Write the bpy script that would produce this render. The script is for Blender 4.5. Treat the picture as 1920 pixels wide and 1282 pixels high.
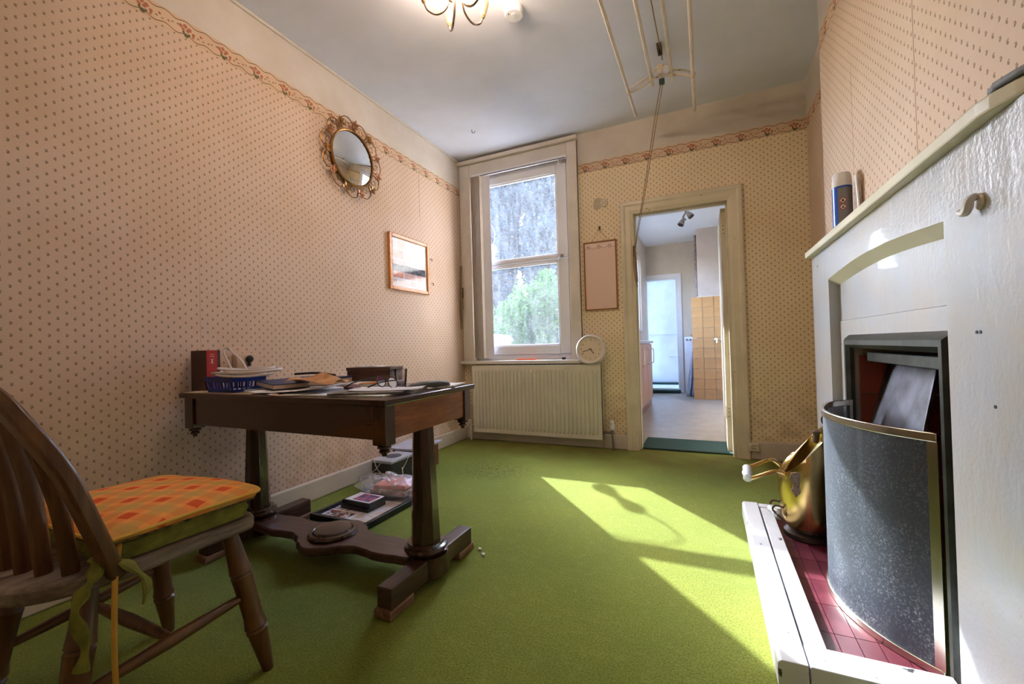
import bpy, bmesh, math, random
from mathutils import Vector, Matrix
for o in list(bpy.data.objects): bpy.data.objects.remove(o, do_unlink=True)
S = bpy.context.scene
COL = S.collection
PI = math.pi
# ------------------------------------------------------------------ camera
F_PX, YAW, PITCH, ROLL = 794.72, -.4287, .0104, -.0285
CAM = Vector((2.1068, -3.5053, .86))
fw = Vector((math.sin(YAW)*math.cos(PITCH), math.cos(YAW)*math.cos(PITCH), math.sin(PITCH)))
r0 = Vector((math.cos(YAW), -math.sin(YAW), 0)); u0 = r0.cross(fw)
rr = math.cos(ROLL)*r0 + math.sin(ROLL)*u0; uu = -math.sin(ROLL)*r0 + math.cos(ROLL)*u0
cd = bpy.data.cameras.new('camera'); cam = bpy.data.objects.new('camera', cd); COL.objects.link(cam)
cam.matrix_world = Matrix(((rr.x, uu.x, -fw.x, CAM.x), (rr.y, uu.y, -fw.y, CAM.y), (rr.z, uu.z, -fw.z, CAM.z), (0, 0, 0, 1)))
cd.sensor_width = 36; cd.sensor_fit = 'HORIZONTAL'; cd.lens = F_PX*36/1920; cd.clip_start = .02; cd.clip_end = 200
S.camera = cam
# ------------------------------------------------------------------ light
SUN_DIR = Vector((.87, -1, -.934)).normalized()
W = bpy.data.worlds.new('sky'); S.world = W; W.use_nodes = True
wn = W.node_tree; bg = wn.nodes['Background']
sky = wn.nodes.new('ShaderNodeTexSky'); sky.sky_type = 'NISHITA'; sky.sun_disc = False
sky.sun_elevation = math.asin(-SUN_DIR.z); sky.sun_rotation = math.atan2(-SUN_DIR.x, -SUN_DIR.y); sky.dust_density = 2.5
tint = wn.nodes.new('ShaderNodeMix'); tint.data_type = 'RGBA'; tint.blend_type = 'MULTIPLY'; tint.inputs[0].default_value = 1; tint.inputs[7].default_value = (.80, .95, 1.22, 1)
wn.links.new(sky.outputs[0], tint.inputs[6]); wn.links.new(tint.outputs[2], bg.inputs[0]); bg.inputs[1].default_value = 2.7
sl = bpy.data.lights.new('sun', 'SUN'); sl.energy = 12.2; sl.angle = .009; sl.color = (.86, .94, 1)
so = bpy.data.objects.new('sun', sl); COL.objects.link(so); so.location = (-8, 10, 10); so.rotation_euler = SUN_DIR.to_track_quat('-Z', 'Y').to_euler()
BULB_W = 2.75
S.view_settings.view_transform = 'Standard'; S.view_settings.look = 'None'; S.view_settings.gamma = 1
S.view_settings.use_curve_mapping = False; S.view_settings.exposure = .68
# ------------------------------------------------------------------ node helpers
class NT:
    def __init__(s, name):
        s.m = bpy.data.materials.new(name); s.m.use_nodes = True; s.t = s.m.node_tree
        s.p = s.t.nodes['Principled BSDF']; s.out = s.t.nodes['Material Output']
    def n(s, ty, **kw):
        x = s.t.nodes.new(ty)
        for k, v in kw.items(): setattr(x, k, v)
        return x
    def l(s, a, b): s.t.links.new(a, b)
    def val(s, sock, v):
        if hasattr(v, 'is_output'): s.l(v, sock)
        else: sock.default_value = v
    def math(s, op, a, b=0., c=0., clamp=False):
        x = s.n('ShaderNodeMath', operation=op, use_clamp=clamp)
        s.val(x.inputs[0], a); s.val(x.inputs[1], b); s.val(x.inputs[2], c); return x.outputs[0]
    def mix(s, f, a, b, bt='MIX'):
        x = s.n('ShaderNodeMix', data_type='RGBA', blend_type=bt)
        s.val(x.inputs[0], f)
        for i, v in ((6, a), (7, b)):
            if hasattr(v, 'is_output'): s.l(v, x.inputs[i])
            else: x.inputs[i].default_value = (*v[:3], 1)
        return x.outputs[2]
    def coords(s):
        x = s.n('ShaderNodeTexCoord'); sp = s.n('ShaderNodeSeparateXYZ'); s.l(x.outputs['Object'], sp.inputs[0])
        return x.outputs['Object'], sp.outputs[0], sp.outputs[1], sp.outputs[2]
    def noise(s, vec, scale, detail=3, rough=.55, sc=None):
        if sc:
            mp = s.n('ShaderNodeMapping'); mp.inputs['Scale'].default_value = sc; s.l(vec, mp.inputs[0]); vec = mp.outputs[0]
        x = s.n('ShaderNodeTexNoise'); s.l(vec, x.inputs['Vector']); x.inputs['Scale'].default_value = scale
        x.inputs['Detail'].default_value = detail; x.inputs['Roughness'].default_value = rough; return x.outputs[0]
    def ramp(s, f, a, b, ca=0., cb=1.):
        x = s.n('ShaderNodeMapRange'); x.clamp = True; s.val(x.inputs[0], f)
        for i, v in zip((1, 2, 3, 4), (a, b, ca, cb)): x.inputs[i].default_value = v
        return x.outputs[0]
    def bump(s, h, st=.3, dist=.002):
        b = s.n('ShaderNodeBump'); b.inputs['Strength'].default_value = st; b.inputs['Distance'].default_value = dist
        s.l(h, b.inputs['Height']); s.l(b.outputs[0], s.p.inputs['Normal'])
    def fin(s, col=None, rough=.5, metal=0., spec=.5, coat=0.):
        if col is not None:
            if hasattr(col, 'is_output'): s.l(col, s.p.inputs['Base Color'])
            else: s.p.inputs['Base Color'].default_value = (*col[:3], 1)
        s.val(s.p.inputs['Roughness'], rough); s.p.inputs['Metallic'].default_value = metal
        s.p.inputs['Specular IOR Level'].default_value = spec; s.p.inputs['Coat Weight'].default_value = coat
        return s.m
def mat(name, c, rough=.5, metal=0., var=.15, vs=12, bump=0., bs=150, spec=.5, c2=None, sc=None, coat=0., bd=.002):
    t = NT(name); v, x, y, z = t.coords()
    n = t.ramp(t.noise(v, vs, 4, sc=sc), .3, .7)
    a = tuple(k*(1-var) for k in c); b = c2 or tuple(min(1, k*(1+var)) for k in c)
    col = t.mix(n, a, b)
    if bump: t.bump(t.noise(v, bs, 3, sc=sc), bump, bd)
    return t.fin(col, rough, metal, spec, coat)
def wood(name, c1, c2, axis='x', rough=.35, gs=9, coat=.15):
    sc = {'x': (.12, 1, 1), 'y': (1, .12, 1), 'z': (1, 1, .12)}[axis]
    t = NT(name); v, *_ = t.coords()
    n = t.noise(v, gs*6, 5, .65, sc=sc); m = t.noise(v, gs*.7, 3)
    col = t.mix(t.ramp(n, .35, .68), c1, c2); col = t.mix(t.ramp(m, .35, .75, 0, .45), col, tuple(k*.55 for k in c1))
    t.bump(n, .15, .001); return t.fin(col, rough, coat=coat)
def plain(name, c, rough=.5, metal=0., spec=.5): return NT(name).fin(c, rough, metal, spec)

def wallpaper(name, u, zfrieze=2.3825, ushift=0., seams=(), base=(.71, .53, .41)):
    t = NT(name); v, x, y, z = t.coords(); U = x if u == 'x' else y
    U = t.math('ADD', U, 20.003+ushift)
    cu = t.math('DIVIDE', U, .0228); col = t.math('FLOOR', cu); odd = t.math('MODULO', col, 2.)
    fu = t.math('MULTIPLY', t.math('SUBTRACT', t.math('FRACT', cu), .5), .0228)
    fu = t.math('MULTIPLY', fu, t.math('SUBTRACT', 1., t.math('MULTIPLY', odd, 2.)))
    cv = t.math('ADD', t.math('DIVIDE', t.math('ADD', z, 5.), .041), t.math('MULTIPLY', odd, .5))
    fv = t.math('MULTIPLY', t.math('SUBTRACT', t.math('FRACT', cv), .5), .041)
    def ell(cx, cy, rx, ry):
        a = t.math('POWER', t.math('ABSOLUTE', t.math('DIVIDE', t.math('SUBTRACT', fu, cx), rx)), 2.)
        b = t.math('POWER', t.math('ABSOLUTE', t.math('DIVIDE', t.math('SUBTRACT', fv, cy), ry)), 2.)
        return t.ramp(t.math('ADD', a, b), .55, 1.25, 1, 0)
    g = t.math('MAXIMUM', ell(.0005, -.0028, .0032, .0034), ell(-.0022, .0012, .0018, .0034))
    f = t.math('MAXIMUM', ell(.0012, .0036, .0030, .0026), ell(-.0034, -.0016, .0015, .0018))
    st = t.noise(v, 2.2, 5, .6); st2 = t.noise(v, 9, 4, .6)
    paper = t.mix(t.ramp(st, .42, .72, 0, .55), base, tuple(a*b for a, b in zip(base, (.86, .76, .62))))
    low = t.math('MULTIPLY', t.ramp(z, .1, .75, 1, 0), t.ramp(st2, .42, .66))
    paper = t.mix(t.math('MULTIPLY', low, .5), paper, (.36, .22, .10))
    paper = t.mix(t.math('MULTIPLY', g, .85), paper, (.20, .155, .06)); paper = t.mix(t.math('MULTIPLY', f, .75), paper, (.29, .19, .14))
    for s0, z0, z1, sw in seams:
        d = t.math('ABSOLUTE', t.math('SUBTRACT', t.math('ADD', U, t.math('MULTIPLY', t.math('SUBTRACT', st2, .5), .006)), s0+20.003+ushift))
        k = t.math('MULTIPLY', t.ramp(d, .0015, .0035, 1, 0), t.math('MULTIPLY', t.ramp(z, z0-.08, z0, 0, 1), t.ramp(z, z1, z1+.08, 1, 0)))
        paper = t.mix(t.math('MULTIPLY', k, sw), paper, (.2, .12, .07))
    fr = t.mix(t.ramp(st, .35, .7, 0, 1), (.72, .66, .60), (.60, .52, .44))
    paper = t.mix(t.math('GREATER_THAN', z, zfrieze), paper, fr)
    t.bump(t.noise(v, 35, 3), .12, .002)
    return t.fin(paper, .75, spec=.25)
def border(name, u, ushift=0.):
    t = NT(name); v, x, y, z = t.coords(); U = t.math('ADD', x if u == 'x' else y, 20+ushift)
    PER = .1652; c = t.math('DIVIDE', U, PER); fu = t.math('MULTIPLY', t.math('SUBTRACT', t.math('FRACT', c), .5), PER)
    h = t.math('SUBTRACT', z, 2.3)
    wob = t.math('MULTIPLY', t.math('COSINE', t.math('MULTIPLY', c, 4*PI)), .0055)
    def line(z0):
        d = t.math('ABSOLUTE', t.math('SUBTRACT', t.math('SUBTRACT', h, z0), wob)); return t.ramp(d, .0015, .0024, 1, 0)
    def ell(cx, cy, rx, ry):
        a = t.math('POWER', t.math('ABSOLUTE', t.math('DIVIDE', t.math('SUBTRACT', fu, cx), rx)), 2.)
        b = t.math('POWER', t.math('ABSOLUTE', t.math('DIVIDE', t.math('SUBTRACT', h, cy), ry)), 2.)
        return t.ramp(t.math('ADD', a, b), .5, 1.2, 1, 0)
    n = t.noise(v, 260, 2)
    def mx(L):
        o = L[0]
        for q in L[1:]: o = t.math('MAXIMUM', o, q)
        return o
    red = mx([ell(a, b, r, r) for a, b, r in ((-.022, .047, .009), (-.004, .054, .01), (.014, .047, .0095), (.03, .034, .008), (-.012, .036, .008), (.006, .037, .008), (.028, .022, .006), (.062, .045, .006), (-.07, .036, .005))])
    grn = mx([ell(a, b, r, q) for a, b, r, q in ((0, .014, .011, .011), (-.011, .024, .006, .007), (.012, .022, .006, .006), (-.034, .046, .004, .004), (.05, .03, .006, .003), (-.055, .042, .005, .003), (.072, .03, .006, .0025))])
    base = t.mix(t.ramp(t.noise(v, 3, 4), .4, .7), (.72, .52, .36), (.60, .41, .27))
    base = t.mix(t.math('MULTIPLY', red, t.ramp(n, .2, .6, .5, .95)), base, (.38, .09, .04))
    base = t.mix(t.math('MULTIPLY', grn, t.ramp(n, .2, .6, .6, 1)), base, (.07, .085, .03))
    base = t.mix(t.math('MAXIMUM', line(.012), line(.071)), base, (.17, .11, .05))
    return t.fin(base, .7, spec=.25)
def chipped(name, c=(.72, .62, .44), chip=(.16, .10, .06), amt=.70, rough=.4, sc=26):
    t = NT(name); v, *_ = t.coords()
    a = t.mix(t.ramp(t.noise(v, 5, 4), .3, .7), c, tuple(k*.84 for k in c))
    k = t.ramp(t.noise(v, sc, 5, .6), amt, amt+.03)
    col = t.mix(k, a, chip); t.bump(t.noise(v, 40, 4), .2, .002)
    return t.fin(col, rough, spec=.45)
# ------------------------------------------------------------------ mesh helpers
def box(bm, x0, x1, y0, y1, z0, z1):
    vs = [bm.verts.new(p) for p in ((x0, y0, z0), (x1, y0, z0), (x1, y1, z0), (x0, y1, z0), (x0, y0, z1), (x1, y0, z1), (x1, y1, z1), (x0, y1, z1))]
    for f in ((3, 2, 1, 0), (4, 5, 6, 7), (0, 1, 5, 4), (1, 2, 6, 5), (2, 3, 7, 6), (3, 0, 4, 7)): bm.faces.new([vs[i] for i in f])
    return vs
def xf(bm, vs, M):
    for v in vs: v.co = M @ v.co
def obox(bm, c, size, rot=(0, 0, 0)):
    from mathutils import Euler
    sx, sy, sz = (k/2 for k in size); vs = box(bm, -sx, sx, -sy, sy, -sz, sz)
    xf(bm, vs, Matrix.Translation(c) @ Euler(rot).to_matrix().to_4x4()); return vs
def ring_faces(bm, A, B, closed=True):
    n = len(A)
    for i in range(n if closed else n-1):
        j = (i+1) % n
        try: bm.faces.new((A[i], A[j], B[j], B[i]))
        except ValueError: pass
def tube(bm, pts, r, seg=8, closed=False, caps=True, flat=1.):
    pts = [Vector(p) for p in pts]; n = len(pts); rings = []; prev = None
    for i, p in enumerate(pts):
        if closed: d = pts[(i+1) % n]-pts[i-1]
        else: d = pts[min(i+1, n-1)]-pts[max(i-1, 0)]
        d.normalize()
        if prev is None:
            a = Vector((0, 0, 1)) if abs(d.z) < .9 else Vector((1, 0, 0)); s = d.cross(a).normalized()
        else: s = (prev - d*prev.dot(d)).normalized()
        prev = s; t = d.cross(s); R = r[i] if isinstance(r, (list, tuple)) else r
        rings.append([bm.verts.new(p+s*math.cos(k*2*PI/seg)*R+t*math.sin(k*2*PI/seg)*R*flat) for k in range(seg)])
    for i in range(n-1): ring_faces(bm, rings[i], rings[i+1])
    if closed: ring_faces(bm, rings[-1], rings[0])
    elif caps: bm.faces.new(rings[0][::-1]); bm.faces.new(rings[-1])
    return [v for R in rings for v in R]
def lathe(bm, prof, c=(0, 0, 0), seg=24, M=None, cap=True, a0=0.):
    rings = []
    for r, z in prof:
        rings.append([bm.verts.new((c[0]+r*math.cos(a0+k*2*PI/seg), c[1]+r*math.sin(a0+k*2*PI/seg), c[2]+z)) for k in range(seg)])
    for i in range(len(rings)-1): ring_faces(bm, rings[i], rings[i+1])
    if cap:
        if prof[0][0] > 1e-5: bm.faces.new(rings[0][::-1])
        if prof[-1][0] > 1e-5: bm.faces.new(rings[-1])
    vs = [v for R in rings for v in R]
    if M is not None: xf(bm, vs, M)
    return vs
def axis_M(p0, p1):
    p0, p1 = Vector(p0), Vector(p1); return Matrix.Translation(p0) @ (p1-p0).to_track_quat('Z', 'Y').to_matrix().to_4x4()
def turned(bm, p0, p1, prof, seg=16):
    L = (Vector(p1)-Vector(p0)).length; return lathe(bm, [(r, t*L) for t, r in prof], seg=seg, M=axis_M(p0, p1))
def prism(bm, poly, f, d0, d1):
    A = [bm.verts.new(f(a, b, d0)) for a, b in poly]; B = [bm.verts.new(f(a, b, d1)) for a, b in poly]
    ring_faces(bm, A, B); bm.faces.new(A[::-1]); bm.faces.new(B); return A+B
FX = lambda a, b, d: (d, a, b)      # poly in y,z  depth x
FY = lambda a, b, d: (a, d, b)      # poly in x,z  depth y
FZ = lambda a, b, d: (a, b, d)
def smoothpath(pts, n=6, closed=False):
    P = [Vector(p) for p in pts]; out = []; m = len(P)
    for i in range(m if closed else m-1):
        if closed: a, b, c, d = P[i-1], P[i], P[(i+1) % m], P[(i+2) % m]
        else: a, b, c, d = P[max(i-1, 0)], P[i], P[i+1], P[min(i+2, m-1)]
        for k in range(n):
            t = k/n; out.append(.5*((2*b)+(c-a)*t+(2*a-5*b+4*c-d)*t*t+(3*b-a-3*c+d)*t**3))
    if not closed: out.append(P[-1])
    return out
def arc(c, r, a0, a1, n=12, plane='xz'):
    L = []
    for i in range(n+1):
        a = a0+(a1-a0)*i/n; u, v = r*math.cos(a), r*math.sin(a)
        L.append({'xz': (c[0]+u, c[1], c[2]+v), 'yz': (c[0], c[1]+u, c[2]+v), 'xy': (c[0]+u, c[1]+v, c[2])}[plane])
    return L
def BM(): return bmesh.new()
def base_inv(p):
    return Matrix.Translation(-p.location) if (p is not None and p.type == 'EMPTY') else Matrix.Identity(4)
def mk(name, bm, m, parent=None, smooth=False, bevel=0., label=None, cat=None, group=None, kind=None, seg=2, ang=35):
    bmesh.ops.recalc_face_normals(bm, faces=bm.faces)
    me = bpy.data.meshes.new(name); bm.to_mesh(me); bm.free()
    if m is not None: me.materials.append(m)
    if smooth:
        me.shade_smooth()
        try: me.set_sharp_from_angle(angle=math.radians(ang))
        except Exception: pass
    o = bpy.data.objects.new(name, me); COL.objects.link(o)
    if parent is not None: o.parent = parent; o.matrix_parent_inverse = base_inv(parent)
    if bevel:
        b = o.modifiers.new('bevel', 'BEVEL'); b.width = bevel; b.segments = seg; b.limit_method = 'ANGLE'; b.angle_limit = math.radians(40)
    tag(o, label, cat, group, kind); return o
def tag(o, label=None, cat=None, group=None, kind=None):
    if label: o['label'] = label
    if cat: o['category'] = cat
    if group: o['group'] = group
    if kind: o['kind'] = kind
    return o
def thing(name, loc, label, cat, group=None):
    o = bpy.data.objects.new(name, None); COL.objects.link(o); o.location = loc; o.empty_display_size = .05
    return tag(o, label, cat, group)
def struct(name, bm, m, label=None, parent=None, **k): return mk(name, bm, m, parent, label=label, kind=None if parent else 'structure', **k)
def piece(name, me, loc, parent):
    o = bpy.data.objects.new(name, me); COL.objects.link(o); o.location = loc
    o.parent = parent; o.matrix_parent_inverse = base_inv(parent); return o
def meshof(bm, m, name):
    bmesh.ops.recalc_face_normals(bm, faces=bm.faces); me = bpy.data.meshes.new(name); bm.to_mesh(me); bm.free(); me.materials.append(m); return me
def boxo(name, dims, m, parent=None, bevel=.003, **k):
    bm = BM(); box(bm, *dims); return mk(name, bm, m, parent, bevel=bevel, **k)
rnd = random.Random(7)
# ------------------------------------------------------------------ shared materials
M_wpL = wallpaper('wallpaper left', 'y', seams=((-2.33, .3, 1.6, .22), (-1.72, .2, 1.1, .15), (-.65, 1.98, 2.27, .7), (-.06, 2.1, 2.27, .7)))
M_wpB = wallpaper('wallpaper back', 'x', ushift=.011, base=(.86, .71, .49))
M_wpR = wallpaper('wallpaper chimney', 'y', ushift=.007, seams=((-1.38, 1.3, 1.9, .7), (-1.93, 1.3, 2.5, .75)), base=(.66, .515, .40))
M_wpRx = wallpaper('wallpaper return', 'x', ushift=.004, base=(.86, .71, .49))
M_bdL = border('border left', 'y', .1652*.5+.041); M_bdB = border('border back', 'x', .0)
M_cream = chipped('aged cream gloss paint', (.76, .67, .50), amt=.69)
M_creamw = chipped('cream white gloss paint', (.74, .68, .60), amt=.74)
M_skirt = chipped('skirting paint', (.66, .57, .46), amt=.71)
M_white = mat('white gloss paint', (.78, .77, .76), .3, var=.04, vs=6)
M_upvc = mat('white plastic', (.76, .76, .79), .3, var=.02, vs=4)
M_black = plain('black', (.012, .012, .013), .4)
M_chrome = plain('chrome', (.75, .75, .75), .18, 1.)
M_rust = mat('rusty iron', (.09, .045, .02), .7, var=.4, vs=60)
def m_carpet():
    t = NT('green carpet'); v, x, y, z = t.coords()
    a = t.ramp(t.noise(v, 1.7, 5, .6), .3, .72); f = t.noise(v, 170, 3, .75); q = t.noise(v, 28, 5, .75)
    col = t.mix(a, (.165, .205, .022), (.265, .280, .034))
    col = t.mix(t.ramp(f, .38, .62, 0, .8), col, (.08, .105, .012)); col = t.mix(t.ramp(q, .52, .78, 0, .55), col, (.26, .30, .07))
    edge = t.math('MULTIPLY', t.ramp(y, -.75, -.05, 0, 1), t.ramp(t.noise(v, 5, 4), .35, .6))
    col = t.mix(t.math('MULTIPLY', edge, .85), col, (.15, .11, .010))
    d = t.math('ADD', t.math('POWER', t.math('ABSOLUTE', t.math('DIVIDE', t.math('ADD', x, -.72), .28)), 2.), t.math('POWER', t.math('ABSOLUTE', t.math('DIVIDE', t.math('ADD', y, .86), .22)), 2.))
    worn = t.math('MULTIPLY', t.ramp(d, .3, 1.3, 1, 0), t.ramp(t.noise(v, 45, 4, .7), .53, .59))
    col = t.mix(t.math('MULTIPLY', worn, .85), col, (.05, .035, .012))
    h = t.math('ADD', f, t.math('MULTIPLY', q, .8)); t.bump(h, .55, .006)
    t.p.inputs['Sheen Weight'].default_value = .16; t.p.inputs['Sheen Tint'].default_value = (.9, 1, .7, 1)
    return t.fin(col, .95, spec=.1)
# ------------------------------------------------------------------ room shell
YR = -4.1; XW = 2.784; XB = 2.67; H = 2.64
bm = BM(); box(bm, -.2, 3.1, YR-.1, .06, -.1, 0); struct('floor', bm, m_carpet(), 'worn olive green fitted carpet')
def m_ceil():
    t = NT('ceiling paint'); v, *_ = t.coords(); n = t.noise(v, 3, 5, .6)
    col = t.mix(t.ramp(n, .35, .75), (.77, .80, .90), (.70, .73, .81)); t.bump(t.noise(v, 14, 4), .1, .003); return t.fin(col, .7, spec=.3)
bm = BM(); box(bm, -.2, 3.1, YR-.1, .12, H, H+.12); struct('ceiling', bm, m_ceil(), 'white painted plaster ceiling')
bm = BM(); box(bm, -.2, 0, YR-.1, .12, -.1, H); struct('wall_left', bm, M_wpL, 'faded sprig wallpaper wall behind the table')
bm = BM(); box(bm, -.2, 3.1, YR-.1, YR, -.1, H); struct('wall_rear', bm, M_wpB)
# back wall with window and door holes
WX0, WX1, WZ0, WZ1 = .115, 1.072, .735, 2.47; DX0, DX1, DZ = 1.585, 2.30, 1.915
bm = BM()
for a in ((0, WX0, 0, .12, -.1, H), (WX0, WX1, 0, .12, -.1, WZ0), (WX0, WX1, 0, .12, WZ1, H), (WX1, DX0, 0, .12, -.1, H), (DX0, DX1, 0, .12, DZ, H), (DX1, XW+.3, 0, .12, -.1, H)): box(bm, *a)
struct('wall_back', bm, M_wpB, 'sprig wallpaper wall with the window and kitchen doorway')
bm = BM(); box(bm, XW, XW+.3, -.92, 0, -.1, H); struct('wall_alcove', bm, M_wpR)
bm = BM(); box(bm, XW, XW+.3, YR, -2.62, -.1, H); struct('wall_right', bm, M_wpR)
# chimney breast, with the fire opening
FOY0, FOY1, FOZ = -2.165, -1.43, .83
bm = BM()
for a in ((XB, 3.1, FOY1, -.92, -.1, H), (XB, 3.1, -2.62, FOY0, -.1, H), (XB, 3.1, FOY0, FOY1, FOZ, H), (3.02, 3.1, FOY0, FOY1, -.1, FOZ)): box(bm, *a)
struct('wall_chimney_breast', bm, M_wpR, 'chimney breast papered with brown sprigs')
# borders
def bord(n, dims, m): boxo(n, dims, m, bevel=0, kind='structure', label='floral wallpaper border with wavy lines')
bord('trim_1', (0, .0012, YR, -.001, 2.300, 2.3825), M_bdL); bord('trim_2', (1.163, XW, -.0012, 0, 2.300, 2.3825), M_bdB)
bord('trim_3', (XW-.0012, XW, -.92, -.0012, 2.300, 2.3825), M_bdL); bord('trim_4', (XB-.0012, XB, -2.62, -.92, 2.300, 2.3825), M_bdL)
boxo('trim_5', (.0, .012, YR, -.03, H-.018, H), M_creamw, kind='structure', bevel=.005, label='thin bead along the ceiling edge')
# skirting
def skirt(n, dims, lab): boxo(n, dims, M_skirt, bevel=.008, kind='structure', label=lab)
skirt('baseboard_left', (0, .02, YR, 0, 0, .117), 'scuffed cream skirting board along the papered wall')
skirt('baseboard_back', (.02, 1.508, -.02, 0, 0, .117), 'cream skirting board behind the radiator')
skirt('baseboard_right', (2.378, XW, -.02, 0, 0, .128), 'cream skirting board right of the doorway')
skirt('baseboard_alcove', (XW-.02, XW, -.92, -.02, 0, .128), 'cream skirting board in the alcove')
# ------------------------------------------------------------------ window
win = struct('window_1', BM(), M_creamw) ; bpy.data.objects.remove(win)
def casing_poly(w, t): return [(0, 0), (w, 0), (w, -t*.55), (w*.88, -t*.6), (w*.82, -t*.85), (w*.55, -t), (w*.14, -t), (w*.05, -t*.8), (0, -t*.7)]
bm = BM()
box(bm, .008, WX0, -.028, 0, .735, 2.585); box(bm, WX1, 1.163, -.028, 0, .735, 2.585); box(bm, WX0, WX1, -.024, 0, WZ1, 2.585)
box(bm, .1, .125, -.034, 0, .735, 2.48); box(bm, 1.145, 1.163, -.036, 0, .735, 2.585)
win = struct('window_1', bm, M_creamw, 'tall white sash style window with dusty glass and painted surround', bevel=.004)
boxo('cornice', (.0, 1.172, -.055, 0, 2.588, 2.622), M_creamw, win, bevel=.006)
boxo('window_sill', (.0, 1.172, -.075, .02, .703, .735), M_creamw, win, bevel=.008)
bm = BM(); f0, f1 = .035, .1
box(bm, WX0, WX0+.045, f0, f1, WZ0, WZ1); box(bm, WX1-.022, WX1, f0, f1, WZ0, WZ1); box(bm, WX0+.045, WX1-.022, f0, f1, WZ1-.03, WZ1); box(bm, WX0+.045, WX1-.022, f0, f1, WZ0, WZ0+.05)
mk('window_frame', bm, M_upvc, win, bevel=.005)
GX0, GX1, GZ0, GZ1 = .235, .957, .862, 2.368; TR0, TR1 = 1.592, 1.652
def sash(z0, z1, gz0, gz1, sub):
    bm = BM(); a, b = .022, .085; x0, x1 = WX0+.045, WX1-.022
    box(bm, x0, GX0, a, b, z0, z1); box(bm, GX1, x1, a, b, z0, z1); box(bm, GX0, GX1, a, b, z0, gz0); box(bm, GX0, GX1, a, b, gz1, z1)
    o = mk('sash', bm, M_upvc, win, bevel=.006)
    bm = BM()
    for d in ((GX0, GX0+.012, a+.008, a+.03, gz0, gz1), (GX1-.012, GX1, a+.008, a+.03, gz0, gz1), (GX0, GX1, a+.008, a+.03, gz0, gz0+.012), (GX0, GX1, a+.008, a+.03, gz1-.012, gz1)): box(bm, *d)
    mk('glazing_bead', bm, M_upvc, o, bevel=.003)
    bm = BM(); box(bm, GX0, GX1, .052, .058, gz0, gz1); mk('pane', bm, M_glass, o); return o
def m_glass():
    t = NT('dusty window glass'); v, *_ = t.coords()
    tr = t.n('ShaderNodeBsdfTransparent'); tl = t.n('ShaderNodeBsdfTranslucent'); gl = t.n('ShaderNodeBsdfGlossy'); gl.inputs['Roughness'].default_value = .02
    tl.inputs[0].default_value = (.85, .9, 1, 1)
    streak = t.noise(v, 26, 4, .65, sc=(1.6, 1, .35)); spots = t.ramp(t.noise(v, 120, 2, .6), .56, .7)
    k = t.math('ADD', t.ramp(streak, .3, .75, .008, .03), t.math('MULTIPLY', spots, .045))
    a = t.n('ShaderNodeMixShader'); t.l(k, a.inputs[0]); t.l(tr.outputs[0], a.inputs[1]); t.l(tl.outputs[0], a.inputs[2])
    b = t.n('ShaderNodeMixShader'); b.inputs[0].default_value = .04; t.l(a.outputs[0], b.inputs[1]); t.l(gl.outputs[0], b.inputs[2])
    t.l(b.outputs[0], t.out.inputs[0]); return t.m
M_glass = m_glass()
sash(TR0+.028, WZ1-.03, TR1, GZ1, True); lowsash = sash(WZ0+.05, TR0+.022, GZ0, TR0, False)
bm = BM(); box(bm, .972, 1.008, .004, .022, 1.618, 1.645); tube(bm, [(.99, .0, 1.632), (.99, -.014, 1.632), (.985, -.02, 1.612), (.978, -.02, 1.585)], .006)
mk('handle', bm, plain('grey handle', (.35, .35, .36), .3, .8), win, smooth=True)
# ------------------------------------------------------------------ door casing
bm = BM()
pl = [(0, 0), (.1, 0), (.1, .012), (.088, .014), (.075, .022), (.04, .024), (.026, .032), (.008, .032), (0, .026)]
def arch_strip(p0, p1, out):   # vertical strips
    pass
A = [bm.verts.new((1.508+a, -b, 0)) for a, b in pl]; B = [bm.verts.new((1.508+a, -b, 1.992-a)) for a, b in pl]
C = [bm.verts.new((2.378-a, -b, 1.992-a)) for a, b in pl]; D = [bm.verts.new((2.378-a, -b, 0)) for a, b in pl]
for P_, Q_ in ((A, B), (B, C), (C, D)): ring_faces(bm, P_, Q_)
bm.faces.new(A); bm.faces.new(D)
door = struct('door_1', bm, M_cream, 'cream chipped door surround with a view into the kitchen')
bm = BM(); box(bm, DX0, 1.606, 0, .13, 0, DZ); box(bm, 2.28, DX1, 0, .13, 0, DZ); box(bm, 1.606, 2.28, 0, .13, 1.895, DZ)
box(bm, 1.606, 1.618, 0.03, .085, 0, 1.895); box(bm, 2.268, 2.28, .03, .085, 0, 1.895); box(bm, 1.618, 2.268, .03, .085, 1.882, 1.895)
mk('door_lining', bm, M_cream, door, bevel=.003)
leaf = boxo('door_leaf', (2.236, 2.276, .135, .83, .01, 1.875), M_cream, door, bevel=.004)
for z in (.26, 1.66):
    bm = BM(); box(bm, 2.232, 2.274, .131, .136, z, z+.10); tube(bm, [(2.276, .128, z), (2.276, .128, z+.1)], .006)
    h = mk('hinge', bm, M_cream, leaf, bevel=.001)
    for q in (.02, .05, .08):
        b2 = BM(); tube(b2, [(2.252, .128, z+q), (2.252, .132, z+q)], .004); mk('screw', b2, M_rust, h)
bm = BM(); lathe(bm, [(.024, 0), (.024, .004), (.009, .008), (.008, .028), (.02, .036), (.024, .046), (.018, .056), (0, .058)], M=axis_M((2.236, .76, .86), (2.1, .76, .86)))
mk('door_knob', bm, plain('steel knob', (.7, .7, .68), .25, 1), leaf, smooth=True)
boxo('threshold_mat', (1.607, 2.279, .055, .46, .001, .014), mat('green mat', (.03, .075, .065), .95, var=.4, vs=140, bump=.5, bs=300), bevel=.004, label='dark green mat lying in the kitchen doorway', cat='mat')
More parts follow.
